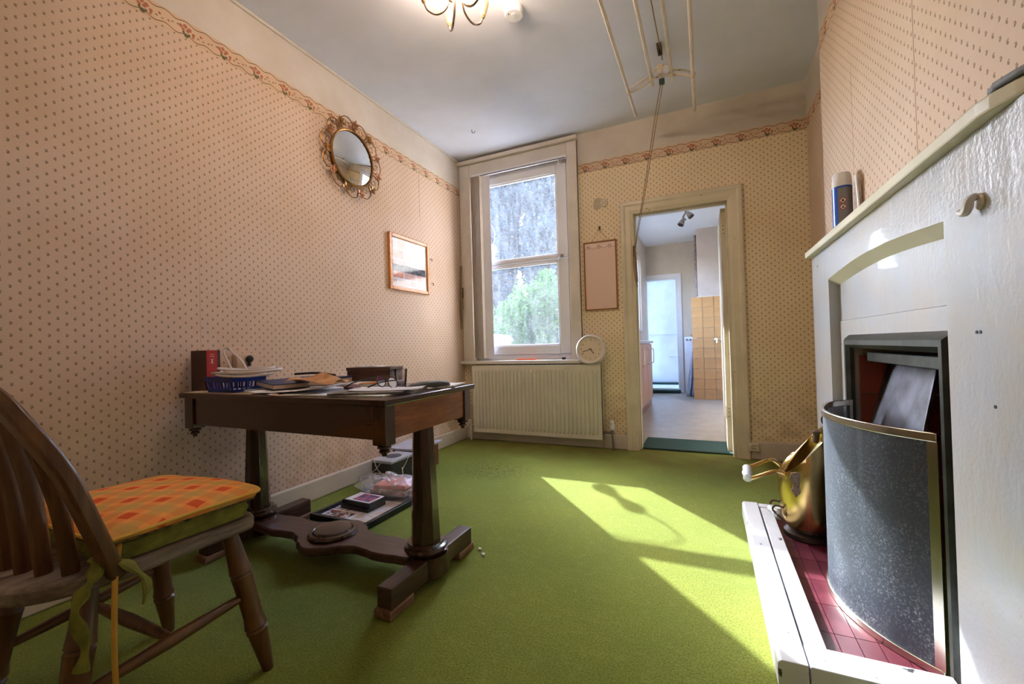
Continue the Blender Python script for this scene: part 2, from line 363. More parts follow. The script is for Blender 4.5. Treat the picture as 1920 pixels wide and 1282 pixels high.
# ------------------------------------------------------------------ kitchen and washroom beyond
M_kw = mat('kitchen wall', (.62, .53, .42), .6, var=.07, vs=4); M_kp = mat('kitchen breast paint', (.64, .52, .44), .6, var=.06, vs=5)
M_kc = plain('kitchen ceiling', (.80, .81, .84), .6); M_bw = mat('washroom wall', (.82, .83, .84), .5, var=.06, vs=5, c2=(.88, .88, .88))
KX0, KX1, KY1, KZ = 1.2, 3.0, 4.15, 2.52
def m_vinyl():
    t = NT('kitchen vinyl'); v, *_ = t.coords(); n = t.noise(v, 7, 5, .6)
    return t.fin(t.mix(t.ramp(n, .3, .7), (.37, .31, .24), (.48, .42, .34)), .35, spec=.5)
bm = BM(); box(bm, 1.1, 3.1, .06, 4.2, -.1, 0); box(bm, .9, 3.1, 4.2, 5.3, -.1, 0); struct('floor_kitchen', bm, m_vinyl(), 'beige vinyl kitchen floor')
bm = BM(); box(bm, 1.1, 3.1, .12, 4.0, KZ, KZ+.1); box(bm, .9, 3.1, 4.0, 5.3, KZ, KZ+.1); struct('ceiling_kitchen', bm, M_kc, 'white kitchen ceiling')
bm = BM()   # left wall; two unseen windows for the sun patches, enlarged to add daylight
ky = [(1.25, 1.62), (1.85, 3.45)]; wz0, wz1 = 1.03, 2.2
ys = [.12, ky[0][0], ky[0][1], ky[1][0], ky[1][1], KY1]
for i in range(5):
    if i in (1, 3): box(bm, KX0-.1, KX0, ys[i], ys[i+1], -.1, wz0); box(bm, KX0-.1, KX0, ys[i], ys[i+1], wz1, KZ)
    else: box(bm, KX0-.1, KX0, ys[i], ys[i+1], -.1, KZ)
struct('wall_kitchen_left', bm, M_kw)
for i, (a, b) in enumerate(ky):
    bm = BM()
    for d in ((a, a+.04, wz0, wz1), (b-.04, b, wz0, wz1), (a+.04, b-.04, wz0, wz0+.04), (a+.04, b-.04, wz1-.04, wz1)): box(bm, KX0-.08, KX0-.03, d[0], d[1], d[2], d[3])
    w = struct('window_%d' % (i+2), bm, M_upvc); bm = BM(); box(bm, KX0-.06, KX0-.055, a+.04, b-.04, wz0+.04, wz1-.04); mk('pane', bm, M_glass, w)
bm = BM(); box(bm, KX1, KX1+.1, .12, KY1, -.1, KZ); struct('wall_kitchen_right', bm, M_kw)
bm = BM(); box(bm, .9, 1.0, KY1, KY1+.1, -.1, KZ); box(bm, 1.0, 1.69, KY1, KY1+.1, 1.94, KZ); box(bm, 1.69, 3.1, KY1, KY1+.1, -.1, KZ)
struct('wall_kitchen_back', bm, M_kw, 'beige far kitchen wall')
bm = BM(); box(bm, 1.0, KX0-.1, KY1-.3, KY1, -.1, KZ); struct('wall_kitchen_stub', bm, M_kw)
bm = BM(); box(bm, 2.02, KX1, 3.33, KY1, -.1, KZ); kbr = struct('wall_kitchen_breast', bm, M_kp, 'projecting kitchen wall with orange tiles on its lower half')
M_tile = mat('orange wall tile', (.66, .36, .15), .25, var=.08, vs=5); M_grout = plain('grout', (.78, .68, .52), .8)
boxo('grout', (2.0, 2.75, 3.322, 3.33, 0, 1.515), M_grout, kbr, bevel=0)
bm = BM(); obox(bm, (0, 0, 0), (.146, .01, .146)); tm = meshof(bm, M_tile, 'tile')
for r in range(10):
    for c in range(5): piece('tile', tm, (2.073+c*.151-.073, 3.318, .077+r*.1505), kbr)
for i, (z) in enumerate((1.78, 2.02, 2.24)):
    bm = BM(); tube(bm, [(2.335, 3.33, z), (2.335, 3.322, z)], .014, 10); mk('wall_plug', bm, M_rust, kbr)
# washroom
bm = BM(); box(bm, .9, 1.0, KY1+.1, 4.28, -.1, KZ); box(bm, .9, 1.0, 5.0, 5.3, -.1, KZ); box(bm, .9, 1.0, 4.28, 5.0, -.1, .25); box(bm, .9, 1.0, 4.28, 5.0, 2.35, KZ); struct('wall_washroom_left', bm, M_bw)  # unseen opening in this wall, added and enlarged to let daylight in
bm = BM(); box(bm, .9, 3.1, 5.2, 5.3, -.1, KZ); struct('wall_washroom_back', bm, M_bw, 'pale white washroom wall with grab rails')
bm = BM(); box(bm, 2.2, 2.3, KY1+.1, 5.2, -.1, KZ); struct('wall_washroom_right', bm, M_bw)
bm = BM(); box(bm, 1.0, 2.2, KY1+.25, 5.2, 0, .05); struct('floor_washroom', bm, mat('washroom floor', (.62, .66, .66), .4, var=.05), 'pale washroom floor')
bm = BM(); x0, x1, zt = 1.0, 1.69, 1.94
box(bm, x1, x1+.07, KY1-.025, KY1, 0, zt+.07); box(bm, x0, x1, KY1-.025, KY1, zt, zt+.07); box(bm, x1-.02, x1, KY1-.0, KY1+.1, 0, zt); box(bm, x0, x1-.02, KY1, KY1+.1, zt-.02, zt)
struct('door_2', bm, M_white, 'white door frame at the far end of the kitchen', bevel=.004)
bm = BM()
for z, xa, xb in ((1.01, 1.14, 1.66), (.595, 1.47, 1.9)):
    b2 = BM(); tube(b2, smoothpath([(xa, 5.2, z), (xa, 5.15, z), (xa+.03, 5.14, z), (xb-.03, 5.14, z), (xb, 5.15, z), (xb, 5.2, z)], 4), .016, 10)
    for q in (xa, xb): lathe(b2, [(.035, 0), (.035, .008), (.02, .012)], M=axis_M((q, 5.2, z), (q, 5, z)))
    mk('grab_rail', b2, M_white, smooth=True, label='upper white grab rail on the washroom wall' if z > .9 else 'lower short white grab rail on the washroom wall', cat='grab rail', group='washroom grab rails')
bm.free()
boxo('step_mat', (1.1, 1.70, KY1-.14, KY1+.02, .001, .055), mat('green step', (.02, .06, .05), .9, var=.3, vs=80), bevel=.015, label='dark green covered step below the white doorway', cat='step')
boxo('washroom_mat', (1.05, 1.8, 5.06, 5.19, .051, .085), mat('dark mat', (.015, .05, .045), .9, var=.3, vs=60), bevel=.01, label='dark green mat against the washroom wall', cat='mat')
def curtain(name, x0, x1, y, z0, z1, n, amp, m, label, cat, taper=None):
    bm = BM(); rows = 14; cols = n*6; G = []
    for r in range(rows+1):
        t = r/rows; z = z1+(z0-z1)*t; row = []
        for c in range(cols+1):
            s = c/cols; a, b = (x0, x1) if not taper else (x0+(taper[0]-x0)*(1-t), x1+(taper[1]-x1)*(1-t))
            row.append(bm.verts.new((a+(b-a)*s+.006*math.sin(7*t+s*9), y+amp*(.5+.5*t)*math.sin(s*n*2*PI+1.3*t), z)))
        G.append(row)
    for r in range(rows):
        for c in range(cols): bm.faces.new((G[r][c], G[r][c+1], G[r+1][c+1], G[r+1][c]))
    o = mk(name, bm, m, smooth=True, label=label, cat=cat); k = o.modifiers.new('thickness', 'SOLIDIFY'); k.thickness = .004; return o
def m_stripe():
    t = NT('striped curtain'); v, x, y, z = t.coords(); f = t.math('FRACT', t.math('MULTIPLY', x, 9.))
    return t.fin(t.mix(t.ramp(f, .72, .76), (.62, .64, .64), (.05, .07, .07)), .8)
curtain('shower_curtain', 1.01, 1.15, 4.62, .052, 1.96, 3, .025, m_stripe(), 'grey curtain with a dark stripe hanging in the washroom', 'curtain')
curtain('grey_towel', 1.81, 2.0, 3.62, .02, .86, 3, .03, mat('blue grey cloth', (.40, .42, .48), .9, var=.25, vs=20), 'blue grey cloth hanging down beside the orange tiles', 'towel', taper=(1.93, 2.0))
ap = thing('white_appliance', (1.92, 3.85, 0), 'slim white cabinet behind the hanging cloth', 'cabinet')
boxo('body', (1.80, 1.985, 3.68, 4.0, 0.0, .93), M_white, ap); bm = BM(); box(bm, 1.81, 1.98, 3.672, 3.68, .85, .92); mk('control_panel', bm, M_upvc, ap)
for x in (1.84, 1.89, 1.95):
    bm = BM(); tube(bm, [(x, 3.672, .885), (x, 3.655, .885)], .015, 12); mk('knob', bm, plain('dark knob', (.1, .08, .07), .5), ap)
bm = BM(); lathe(bm, [(.02, 0), (.035, .01), (.04, .03), (.03, .035)], (1.93, 3.78, .93)); mk('clay_pot', bm, plain('terracotta', (.45, .18, .07), .7), smooth=True, label='small terracotta dish on the slim white cabinet', cat='dish')
bm = BM(); tube(bm, [(2.005, 3.76, .95), (2.005, 3.76, 1.45), (2.0, 3.76, 1.9), (2.0, 3.76, KZ)], .016, 8)
for z in (1.3, 1.72, 2.35): lathe(bm, [(.024, -.02), (.024, .02)], (2.003, 3.76, z), 10)
mk('kitchen_pipe', bm, mat('old pipe', (.28, .22, .18), .5, .4, var=.5, vs=25), smooth=True, label='stained vertical pipe in the kitchen corner beside the breast', cat='pipe')
# kitchen units
M_kdoor = mat('pink beech laminate', (.56, .32, .21), .4, var=.08, vs=4); M_kend = wood('unit end', (.30, .12, .05), (.42, .19, .09), 'z')
def unit(y0, y1, doors, lab):
    u = thing('kitchen_unit', (1.32, (y0+y1)/2, 0), lab, 'cabinet', 'kitchen base units')
    boxo('carcass', (KX0+.03, 1.40, y0, y1, 0.0, .85), M_kend, u, bevel=.002)
    for a, b in doors:
        d = boxo('door', (1.40, 1.42, a, b, .10, .84), M_kdoor, u); ym = b-.05
        bm = BM(); tube(bm, smoothpath([(1.42, ym, .58), (1.446, ym, .59), (1.45, ym, .62), (1.45, ym, .74), (1.446, ym, .77), (1.42, ym, .78)], 3), .006); mk('handle', bm, M_chrome, d, smooth=True)
unit(.75, 1.70, ((.76, 1.22), (1.23, 1.69)), 'pinkish kitchen base unit nearest the doorway'); unit(1.705, 2.66, ((1.71, 2.17), (2.18, 2.65)), 'far pinkish kitchen base unit with wooden end')
boxo('worktop', (KX0, 1.44, .74, 2.69, .85, .885), mat('grey worktop', (.62, .62, .63), .35, var=.06, vs=40), bevel=.006, label='pale grey kitchen worktop on the pinkish units', cat='worktop')
sp = thing('ceiling_spotlight', (1.92, 2.1, KZ), 'brushed metal two head spotlight on the kitchen ceiling', 'light')
M_br = plain('brushed metal', (.42, .38, .34), .3, 1.)
bm = BM(); lathe(bm, [(.05, 0), (.05, -.02), (.01, -.025)], (1.92, 2.1, KZ)); mk('ceiling_rose', bm, M_br, sp, smooth=True)
bm = BM(); tube(bm, smoothpath([(1.92, 2.1, KZ-.02), (1.93, 2.1, KZ-.08), (1.9, 2.1, KZ-.14), (1.93, 2.08, KZ-.18)], 5), .012); mk('stem', bm, M_br, sp, smooth=True)
for p, d in (((1.95, 2.08, KZ-.09), (.4, -.2, -.6)), ((1.9, 2.08, KZ-.17), (-.3, -.3, -.7))):
    bm = BM(); q = Vector(p)+Vector(d)*.09; lathe(bm, [(.0, -.01), (.02, 0), (.03, .03), (.04, .08), (.036, .08), (.026, .03)], M=axis_M(p, q)); mk('spot_head', bm, M_br, sp, smooth=True)
# ------------------------------------------------------------------ fireplace
def m_surround():
    t = NT('cream stone gloss'); v, x, y, z = t.coords()
    n = t.noise(v, 6, 5, .6); f = t.noise(v, 55, 4, .6)
    col = t.mix(t.ramp(n, .3, .7), (.41, .44, .485), (.44, .415, .38)); col = t.mix(t.ramp(t.noise(v, 2.3, 4, .6), .45, .7, 0, .5), col, (.50, .42, .33)); col = t.mix(t.ramp(f, .68, .74, 0, .7), col, (.34, .24, .14))
    h = t.math('ADD', t.noise(v, 20, 4, .6, sc=(1, 1, .4)), t.math('MULTIPLY', t.noise(v, 90, 2), .35)); t.bump(h, .5, .006)
    return t.fin(col, .3, spec=.5, coat=.12)
M_sur = m_surround(); M_shelf = chipped('yellowed shelf paint', (.72, .68, .50), amt=.72, rough=.3)
fp = thing('fireplace_surround', (2.635, -1.745, 0), 'cream gloss painted fireplace surround with an arched recess', 'fireplace')
SX = 2.60; BK = XB-.002; PY = (-.96, -1.253, -2.236, -2.53)
RX = 2.637
top = [(PY[2]+(PY[1]-PY[2])*i/14, 1.112+.026*math.sin(PI*i/14)) for i in range(15)]
for a, b in ((PY[1], PY[0]), (PY[3], PY[2])): bm = BM(); box(bm, SX, BK, a, b, 0, 1.256); mk('pilaster', bm, M_sur, fp)
bm = BM(); A = [[bm.verts.new((x, y, z)) for y, z in top] for x in (SX, BK)]; B = [[bm.verts.new((x, y, 1.256)) for y, z in top] for x in (SX, BK)]
for k in range(14):
    bm.faces.new((A[0][k], A[0][k+1], B[0][k+1], B[0][k])); bm.faces.new((A[1][k], B[1][k], B[1][k+1], A[1][k+1])); bm.faces.new((B[0][k], B[0][k+1], B[1][k+1], B[1][k])); bm.faces.new((A[0][k], A[1][k], A[1][k+1], A[0][k+1]))
mk('arched_lintel', bm, M_sur, fp)
bm = BM(); A = [bm.verts.new((SX-.001, y, z+.001)) for y, z in top]; B = [bm.verts.new((RX-.0005, y, z-.030)) for y, z in top]; C_ = [bm.verts.new((RX-.0005, y, z+.001)) for y, z in top]
for P_, Q_ in ((A, B), (B, C_), (C_, A)): ring_faces(bm, P_, Q_, closed=False)
for k in (0, -1): bm.faces.new((A[k], B[k], C_[k]))
mk('arch_soffit', bm, M_shelf, fp)
bm = BM(); box(bm, RX, BK-.001, PY[2]+.0005, PY[1]-.0005, .93, 1.139); mk('recessed_panel', bm, M_sur, fp)
bm = BM()
for d in ((FOZ, .929, PY[2], PY[1]), (0, FOZ, PY[2], FOY0), (0, FOZ, FOY1, PY[1])): box(bm, RX-.004, BK, d[2], d[3], d[0], d[1])
mk('lower_panel', bm, M_sur, fp, bevel=.003)
bm = BM(); prism(bm, [(BK, -.945), (2.574, -.945), (2.574, -2.43), (2.580, -2.46), (2.595, -2.50), (2.62, -2.55), (2.65, -2.60), (BK, -2.60)], FZ, 1.257, 1.288); mk('mantel_shelf', bm, M_shelf, fp, bevel=.005)
for y, z in ((-2.349, .862), (-2.362, .862), (-2.40, .72), (-1.07, 1.20)):
    bm = BM(); tube(bm, [(SX+.001, y, z), (SX-.0015, y, z)], .0035, 8); mk('drill_hole', bm, M_black, fp)
# metal fire frame
M_iron = mat('blackened metal', (.055, .06, .052), .38, .85, var=.35, vs=14, bump=.15, bs=60)
ff = fp
fpoly = [(0, 0), (.012, .016), (.022, .024), (.038, .024), (.05, .012), (.052, 0)]
y0, y1, z1 = -2.205, -1.388, .868
def fr(seg0):
    bm = BM(); R = []
    for k in (seg0, seg0+1):
        ring = []
        for a, b in fpoly:
            Y = y1-a if k < 2 else y0+a; Z = .031 if k in (0, 3) else z1-a
            ring.append(bm.verts.new((RX-.005-b, Y, Z)))
        R.append(ring)
    ring_faces(bm, R[0], R[1]); bm.faces.new(R[0]); bm.faces.new(R[1][::-1]); return bm
for k, n in ((0, 'fire_frame_jamb'), (1, 'fire_frame_head'), (2, 'fire_frame_jamb')): mk(n, fr(k), M_iron, ff, smooth=True)
# fire chamber
M_rt = mat('dark red tile', (.22, .045, .025), .3, var=.2, vs=8)
M_soot = plain('soot', (.01, .01, .01), .9)
ch = fp
bm = BM(); box(bm, 3.0, 3.018, FOY0+.002, FOY1-.002, .031, FOZ-.002); box(bm, XB+.002, 3.0, FOY0+.002, FOY1-.002, FOZ-.02, FOZ-.002); mk('back_plate', bm, M_soot, ch)
bm = BM(); obox(bm, (0, 0, 0), (.148, .012, .148)); tm2 = meshof(bm, M_rt, 'cheek_tile')
for i in range(2):
    for k in range(5):
        piece('cheek_tile', tm2, (2.722+.151*i, FOY1-.008, .11+.151*k), ch); piece('cheek_tile', tm2, (2.722+.151*i, FOY0+.008, .11+.151*k), ch)
bm = BM()   # slanted hood plate
pts = [(2.735, -1.40, .756), (2.735, -1.815, .760), (2.655, -1.895, .50), (2.655, -1.40, .45)]
vs = [bm.verts.new(p) for p in pts]; vs2 = [bm.verts.new((p[0]+.012, p[1], p[2]-.003)) for p in pts]
ring_faces(bm, vs, vs2); bm.faces.new(vs); bm.faces.new(vs2[::-1]); mk('hood_plate', bm, mat('smoked steel', (.085, .078, .075), .42, .8, var=.5, vs=9, c2=(.17, .17, .20)), ch, bevel=.003)
boxo('hood_flange', (2.665, 2.74, -2.10, -1.46, .765, .80), M_iron, ch)
# fire guard
gpath = [(2.606, -1.50), (2.57, -1.528), (2.517, -1.59), (2.475, -1.70), (2.455, -1.80), (2.46, -1.90), (2.485, -1.985), (2.52, -2.055), (2.562, -2.11), (2.606, -2.155)]
gp = [(p.x, p.y) for p in smoothpath([(a, b, 0) for a, b in gpath], 5)]
GZ0_, GZ1_ = .032, .622
gd = thing('fire_guard', (2.53, -1.83, .03), 'bowed mesh fire guard with polished steel rim', 'fire guard')
def band(z0, z1, off=.003, gp=gp):
    bm = BM(); n = len(gp); rows = []
    for i, (x, y) in enumerate(gp):
        a = Vector((gp[min(i+1, n-1)][0]-gp[max(i-1, 0)][0], gp[min(i+1, n-1)][1]-gp[max(i-1, 0)][1], 0)).normalized(); nr = Vector((a.y, -a.x, 0))
        rows.append([bm.verts.new((x+nr.x*s, y+nr.y*s, z)) for s, z in ((-off, z0), (off, z0), (off, z1), (-off, z1))])
    for i in range(n-1): ring_faces(bm, rows[i], rows[i+1])
    bm.faces.new(rows[0]); bm.faces.new(rows[-1][::-1]); return bm
M_steel = mat('polished steel', (.62, .58, .48), .22, 1., var=.12, vs=9)
mk('top_rim', band(GZ1_-.022, GZ1_, .005), M_steel, gd, smooth=True, bevel=.002); mk('bottom_rim', band(GZ0_, GZ0_+.02, .005), M_steel, gd, smooth=True, bevel=.002)
for q in (gp[:3], gp[-3:]): mk('end_strip', band(GZ0_+.02, GZ1_-.022, .0022, q), M_steel, gd, smooth=True)
def m_mesh():
    t = NT('wire mesh'); v, x, y, z = t.coords()
    pr = t.math('FRACT', t.math('MULTIPLY', z, 300.)); q = t.math('FRACT', t.math('MULTIPLY', y, 300.))
    solid = t.math('MAXIMUM', t.math('GREATER_THAN', pr, .45), t.math('GREATER_THAN', q, .55))
    dust = t.math('MULTIPLY', t.ramp(t.noise(v, 170, 3, .8), .52, .70), t.ramp(t.noise(v, 9, 4, .6), .30, .66))
    dust = t.math('MULTIPLY', dust, t.ramp(z, .05, .5, 1, .35))
    col = t.mix(dust, (.075, .088, .11), (.70, .74, .80)); t.fin(col, .5, .15)
    t.p.inputs['Roughness'].default_value = .5
    tr = t.n('ShaderNodeBsdfTransparent'); m = t.n('ShaderNodeMixShader'); t.l(t.math('MULTIPLY', solid, .97), m.inputs[0]); t.l(tr.outputs[0], m.inputs[1]); t.l(t.p.outputs[0], m.inputs[2]); t.l(m.outputs[0], t.out.inputs[0]); return t.m
mk('mesh_screen', band(GZ0_+.015, GZ1_-.015, .0008), m_mesh(), gd, smooth=True)
# hearth
M_kerb = chipped('white kerb paint', (.76, .77, .80), (.05, .045, .05), amt=.655, rough=.35, sc=30)
he = thing('hearth', (2.42, -1.72, 0), 'raised hearth with a white kerb and dark red tiles', 'hearth')
KO, KI = 2.243, 2.362; KYF, KYN = -1.163, -2.292
bm = BM(); prism(bm, [(KO+.006, 0), (KO, .012), (KO, .068), (KO+.008, .076), (KO+.064, .077), (KO+.066, 0)], lambda a, b, d: (a, d, b), KYN, KYF); mk('kerb_board', bm, M_kerb, he, bevel=.002)
bm = BM(); box(bm, KO+.071, KI, KYN+.09, KYF-.05, 0, .072); mk('kerb_strip', bm, M_kerb, he, bevel=.003)
boxo('kerb_end', (KO+.068, SX-.003, KYF-.045, KYF, 0, .074), M_kerb, he, bevel=.003); boxo('kerb_end', (KO+.068, SX-.003, KYN, KYN+.085, 0, .0765), M_kerb, he, bevel=.003)
boxo('hearth_bed', (KI+.001, SX-.004, KYN+.087, KYF-.047, 0, .022), plain('red grout', (.36, .16, .17), .8), he, bevel=0)
M_ht = mat('maroon hearth tile', (.10, .016, .026), .3, var=.3, vs=9, c2=(.16, .035, .05))
bm = BM(); obox(bm, (0, 0, 0), (.0465, .1475, .009)); hm = meshof(bm, M_ht, 'hearth_tile')
for i in range(5):
    for k in range(6): piece('hearth_tile', hm, (KI+.022+.0485*i, KYN+.163+.150*k, .0265), he)
bm = BM(); obox(bm, (0, 0, 0), (.0465, .075, .009)); hm = meshof(bm, M_ht, 'hearth_tile_half')
for i in range(5): piece('hearth_tile', hm, (KI+.022+.0485*i, KYN+.163+.150*6-.036, .0265), he)
# coal scuttle
M_brass = mat('aged brass', (.62, .40, .14), .24, 1., var=.25, vs=7, c2=(.70, .50, .20)); M_porc = mat('cracked porcelain', (.72, .76, .82), .25, var=.2, vs=60)
sc = thing('coal_scuttle', (2.474, -1.375, .031), 'tall brass coal scuttle with porcelain handle grips', 'coal scuttle')
cx, cy = 2.474, -1.375
bm = BM(); lathe(bm, [(.085, 0), (.09, .006), (.088, .02), (.07, .03), (.068, .045), (.08, .05)], (cx, cy, .031)); mk('foot', bm, mat('dark bronze', (.10, .07, .05), .4, .8, var=.3), sc, smooth=True)
bm = BM(); N = 36; prof = [(0, .086), (.04, .096), (.12, .103), (.2, .104), (.28, .100), (.36, .088), (.42, .072)]
rings = []
for h, r in prof:
    ring = []
    for k in range(N):
        a = k*2*PI/N; lx = math.cos(a); X = cx+r*lx; zc = .081+h
        lim = .081+.205+(lx+1)*.105          # oblique mouth, low towards the room
        ring.append(bm.verts.new((X, cy+r*math.sin(a), min(zc, lim))))
    rings.append(ring)
for i in range(len(rings)-1): ring_faces(bm, rings[i], rings[i+1])
bm.faces.new(rings[0][::-1])
bmesh.ops.remove_doubles(bm, verts=bm.verts, dist=.0004)
o = mk('body', bm, M_brass, sc, smooth=True); k = o.modifiers.new('thickness', 'SOLIDIFY'); k.thickness = .003
bm = BM()
P0 = [(cx-.085, cy-.06, .30), (cx-.12, cy-.055, .305), (cx-.19, cy-.05, .272), (cx-.22, cy-.045, .262)]; P1 = [(cx-.085, cy+.06, .30), (cx-.12, cy+.058, .325), (cx-.18, cy+.05, .30), (cx-.215, cy+.045, .285)]
bm.free()
for p in (P0, P1): bm = BM(); tube(bm, smoothpath(p, 5), [.0085]*15+[.0095], 8); mk('handle_arm', bm, M_brass, sc, smooth=True)
bm = BM(); turned(bm, (cx-.222, cy-.06, .262), (cx-.216, cy+.055, .285), [(0, .010), (.1, .018), (.35, .016), (.5, .021), (.65, .016), (.9, .018), (1, .010)]); mk('grip', bm, M_porc, sc, smooth=True)
bm = BM(); turned(bm, (cx-.11, cy-.035, .115), (cx-.135, cy+.03, .125), [(0, .01), (.15, .016), (.5, .013), (.85, .016), (1, .01)]); g2 = mk('rear_grip', bm, M_porc, sc, smooth=True)
bm = BM()
bm.free()
for s in (-.035, .03): bm = BM(); tube(bm, smoothpath([(cx-.095, cy+s, .10), (cx-.13, cy+s, .135), (cx-.12, cy+s, .155), (cx-.09, cy+s, .15)], 4), .004, 6); mk('rear_handle_wire', bm, M_rust, sc, smooth=True)
bm = BM(); vv = [(0, 0), (.018, .004), (.024, -.03), (.012, -.05), (.02, -.075), (0, -.1), (-.014, -.07), (-.006, -.045), (-.02, -.025), (-.012, 0)]
prism(bm, [(cx-.055+a, .315+b) for a, b in vv], FY, cy-.096, cy-.087); mk('lug_ornament', bm, mat('tarnished ornament', (.24, .17, .12), .5, .7, var=.5, vs=80, bump=.5, bs=120), sc, bevel=.002)
bm = BM(); tube(bm, [(cx+.03, cy-.03, .43), (cx+.033, cy-.03, .465)], .012, 10); lathe(bm, [(.008, 0), (.016, .006), (.016, .014), (.006, .02)], (cx+.033, cy-.03, .462), 12); mk('finial', bm, M_rust, sc, smooth=True)
bm = BM(); tube(bm, [(cx+.065, cy-.02, .40), (cx+.075, cy-.02, .50)], .004, 6); tube(bm, [(cx+.077, cy-.02+.0, .525)]+[], .004) if False else None
tube(bm, [(cx+.077+.022*math.cos(a*PI/9), cy-.02, .522+.022*math.sin(a*PI/9)) for a in range(18)], .0035, 6, closed=True)
mk('poker', bm, M_rust, smooth=True, label='thin iron poker with a ring top standing in the scuttle', cat='poker')
# things on the mantel
can = thing('spray_can', (2.625, -1.30, 1.288), 'blue and grey aerosol can with a white cap on the mantel shelf', 'spray can')
px, py, pz = 2.622, -1.405, 1.2885
t_ = NT('can label'); v, x, y, z = t_.coords()
stripe = t_.math('LESS_THAN', t_.math('ADD', t_.math('MULTIPLY', x, .62), t_.math('MULTIPLY', y, -.78)), .62*px-.78*py-.012)
lines = t_.math('GREATER_THAN', t_.math('FRACT', t_.math('MULTIPLY', z, 140)), .7)
lab = t_.mix(t_.math('MULTIPLY', lines, .5), (.20, .20, .21), (.4, .4, .4))
left = t_.math('LESS_THAN', t_.math('ADD', t_.math('MULTIPLY', t_.math('SUBTRACT', x, px), .97), t_.math('MULTIPLY', t_.math('SUBTRACT', y, py), -.24)), -.014)
t_.fin(t_.mix(left, lab, (.01, .10, .55)), .25)
bm = BM(); lathe(bm, [(.030, 0), (.033, .004), (.033, .168), (.0, .168)], (px, py, pz), 28); mk('body', bm, t_.m, can, smooth=True)
bm = BM(); lathe(bm, [(.0335, .163), (.0335, .170), (.030, .174)], (px, py, pz), 28, cap=False); mk('shoulder_band', bm, plain('blue band', (.01, .08, .42), .3), can, smooth=True)
bm = BM(); lathe(bm, [(.031, .170), (.033, .172), (.031, .218), (.027, .226), (0, .227)], (px, py, pz), 28); mk('cap', bm, M_white, can, smooth=True)
M_red = plain('hazard red', (.5, .03, .02), .5); fd = Vector((CAM.x-px, CAM.y-py, 0)).normalized(); sd = Vector((-fd.y, fd.x, 0))
for i, zz in enumerate((.112, .086)):
    bm = BM(); c = Vector((px, py, pz+zz))+fd*.0338+sd*.002
    for r, d, m in ((.0135, 0, 0),):
        A = [c+sd*r, c+Vector((0, 0, r)), c-sd*r, c-Vector((0, 0, r))]; r2 = r*.76; B = [c+sd*r2, c+Vector((0, 0, r2)), c-sd*r2, c-Vector((0, 0, r2))]
    va = [bm.verts.new(p) for p in A]; vb = [bm.verts.new(p) for p in B]; ring_faces(bm, va, vb); d = mk('hazard_diamond', bm, M_red, can)
    bm = BM(); bm.faces.new([bm.verts.new(p) for p in B]); mk('diamond_ground', bm, M_white, d)
    bm = BM(); c2 = c+fd*.0004
    if i == 0: pts = [(-.004, -.006), (.004, -.006), (.005, 0), (.002, .006), (0, .002), (-.002, .008), (-.005, 0)]
    else: pts = [(-.005, -.006), (.004, -.006), (.005, -.003), (.001, 0), (.003, .005), (0, .006), (-.003, 0)]
    bm.faces.new([bm.verts.new(c2+sd*a*.8+Vector((0, 0, b*.8))) for a, b in pts]); mk('pictogram', bm, M_black, d)
bm = BM(); obox(bm, (2.655, -1.47, 1.2885+.098), (.008, .022, .195), (0, -.045, 0)); mk('white_stick', bm, M_white, bevel=.003, label='slim white strip leaning beside the aerosol can', cat='strip')
bm = BM(); prism(bm, [(BK-.004, -2.40), (2.62, -2.41), (2.587, -2.44), (2.580, -2.47), (2.592, -2.51), (2.616, -2.56), (2.645, -2.605), (BK-.004, -2.62)], FZ, 1.2886, 1.302)
mk('pewter_tray', bm, plain('pewter', (.17, .18, .19), .5, .6), bevel=.004, label='flat dark grey metal tray at the near end of the mantel shelf', cat='tray')
hk = thing('adhesive_hook', (SX, -2.362, 1.11), 'white plastic hook stuck on the fireplace side', 'hook')
bm = BM(); lathe(bm, [(.016, 0), (.016, .003), (.012, .006)], M=axis_M((SX, -2.38, 1.115), (SX-.1, -2.38, 1.115))); mk('back_plate', bm, plain('beige plastic', (.6, .52, .42), .4), hk, smooth=True)
bm = BM(); tube(bm, smoothpath([(SX-.005, -2.378, 1.128), (SX-.016, -2.378, 1.120), (SX-.018, -2.374, 1.106), (SX-.019, -2.366, 1.099), (SX-.022, -2.355, 1.104)], 5), [.006+.003*math.sin(i/20*PI) for i in range(21)], 8); mk('hook_arm', bm, M_white, hk, smooth=True)
# ------------------------------------------------------------------ table
M_tw = wood('dark mahogany', (.026, .010, .006), (.062, .024, .012), 'x', .25, coat=.35); M_twz = wood('dark mahogany upright', (.030, .012, .008), (.075, .028, .015), 'z', .25, coat=.35)
M_twy = wood('worn mahogany foot', (.035, .015, .010), (.10, .043, .024), 'y', .35); M_raw = wood('raw chipped wood', (.16, .075, .035), (.34, .19, .10), 'y', .6, coat=0)
tb = thing('library_table', (.63, -2.18, 0), 'dark mahogany table with tapering octagonal columns and cluttered top', 'table')
TX0, TX1, TY0, TY1, TZ = .072, 1.188, -2.462, -1.898, .702
boxo('tabletop', (TX0, TX1, TY0, TY1, TZ-.021, TZ), M_tw, tb, bevel=.004)
boxo('apron', (TX0+.03, TX1-.03, TY0+.022, TY0+.042, .568, TZ-.022), M_tw, tb, bevel=.002); boxo('apron', (TX0+.03, TX1-.03, TY1-.042, TY1-.022, .568, TZ-.022), M_tw, tb, bevel=.002)
M_flame_reflect = wood('flame veneer warm reflection', (.17, .045, .015), (.38, .115, .03), 'y', .25, gs=5, coat=.4)  # end panel wood, its orange raised to paint in a warm reflection
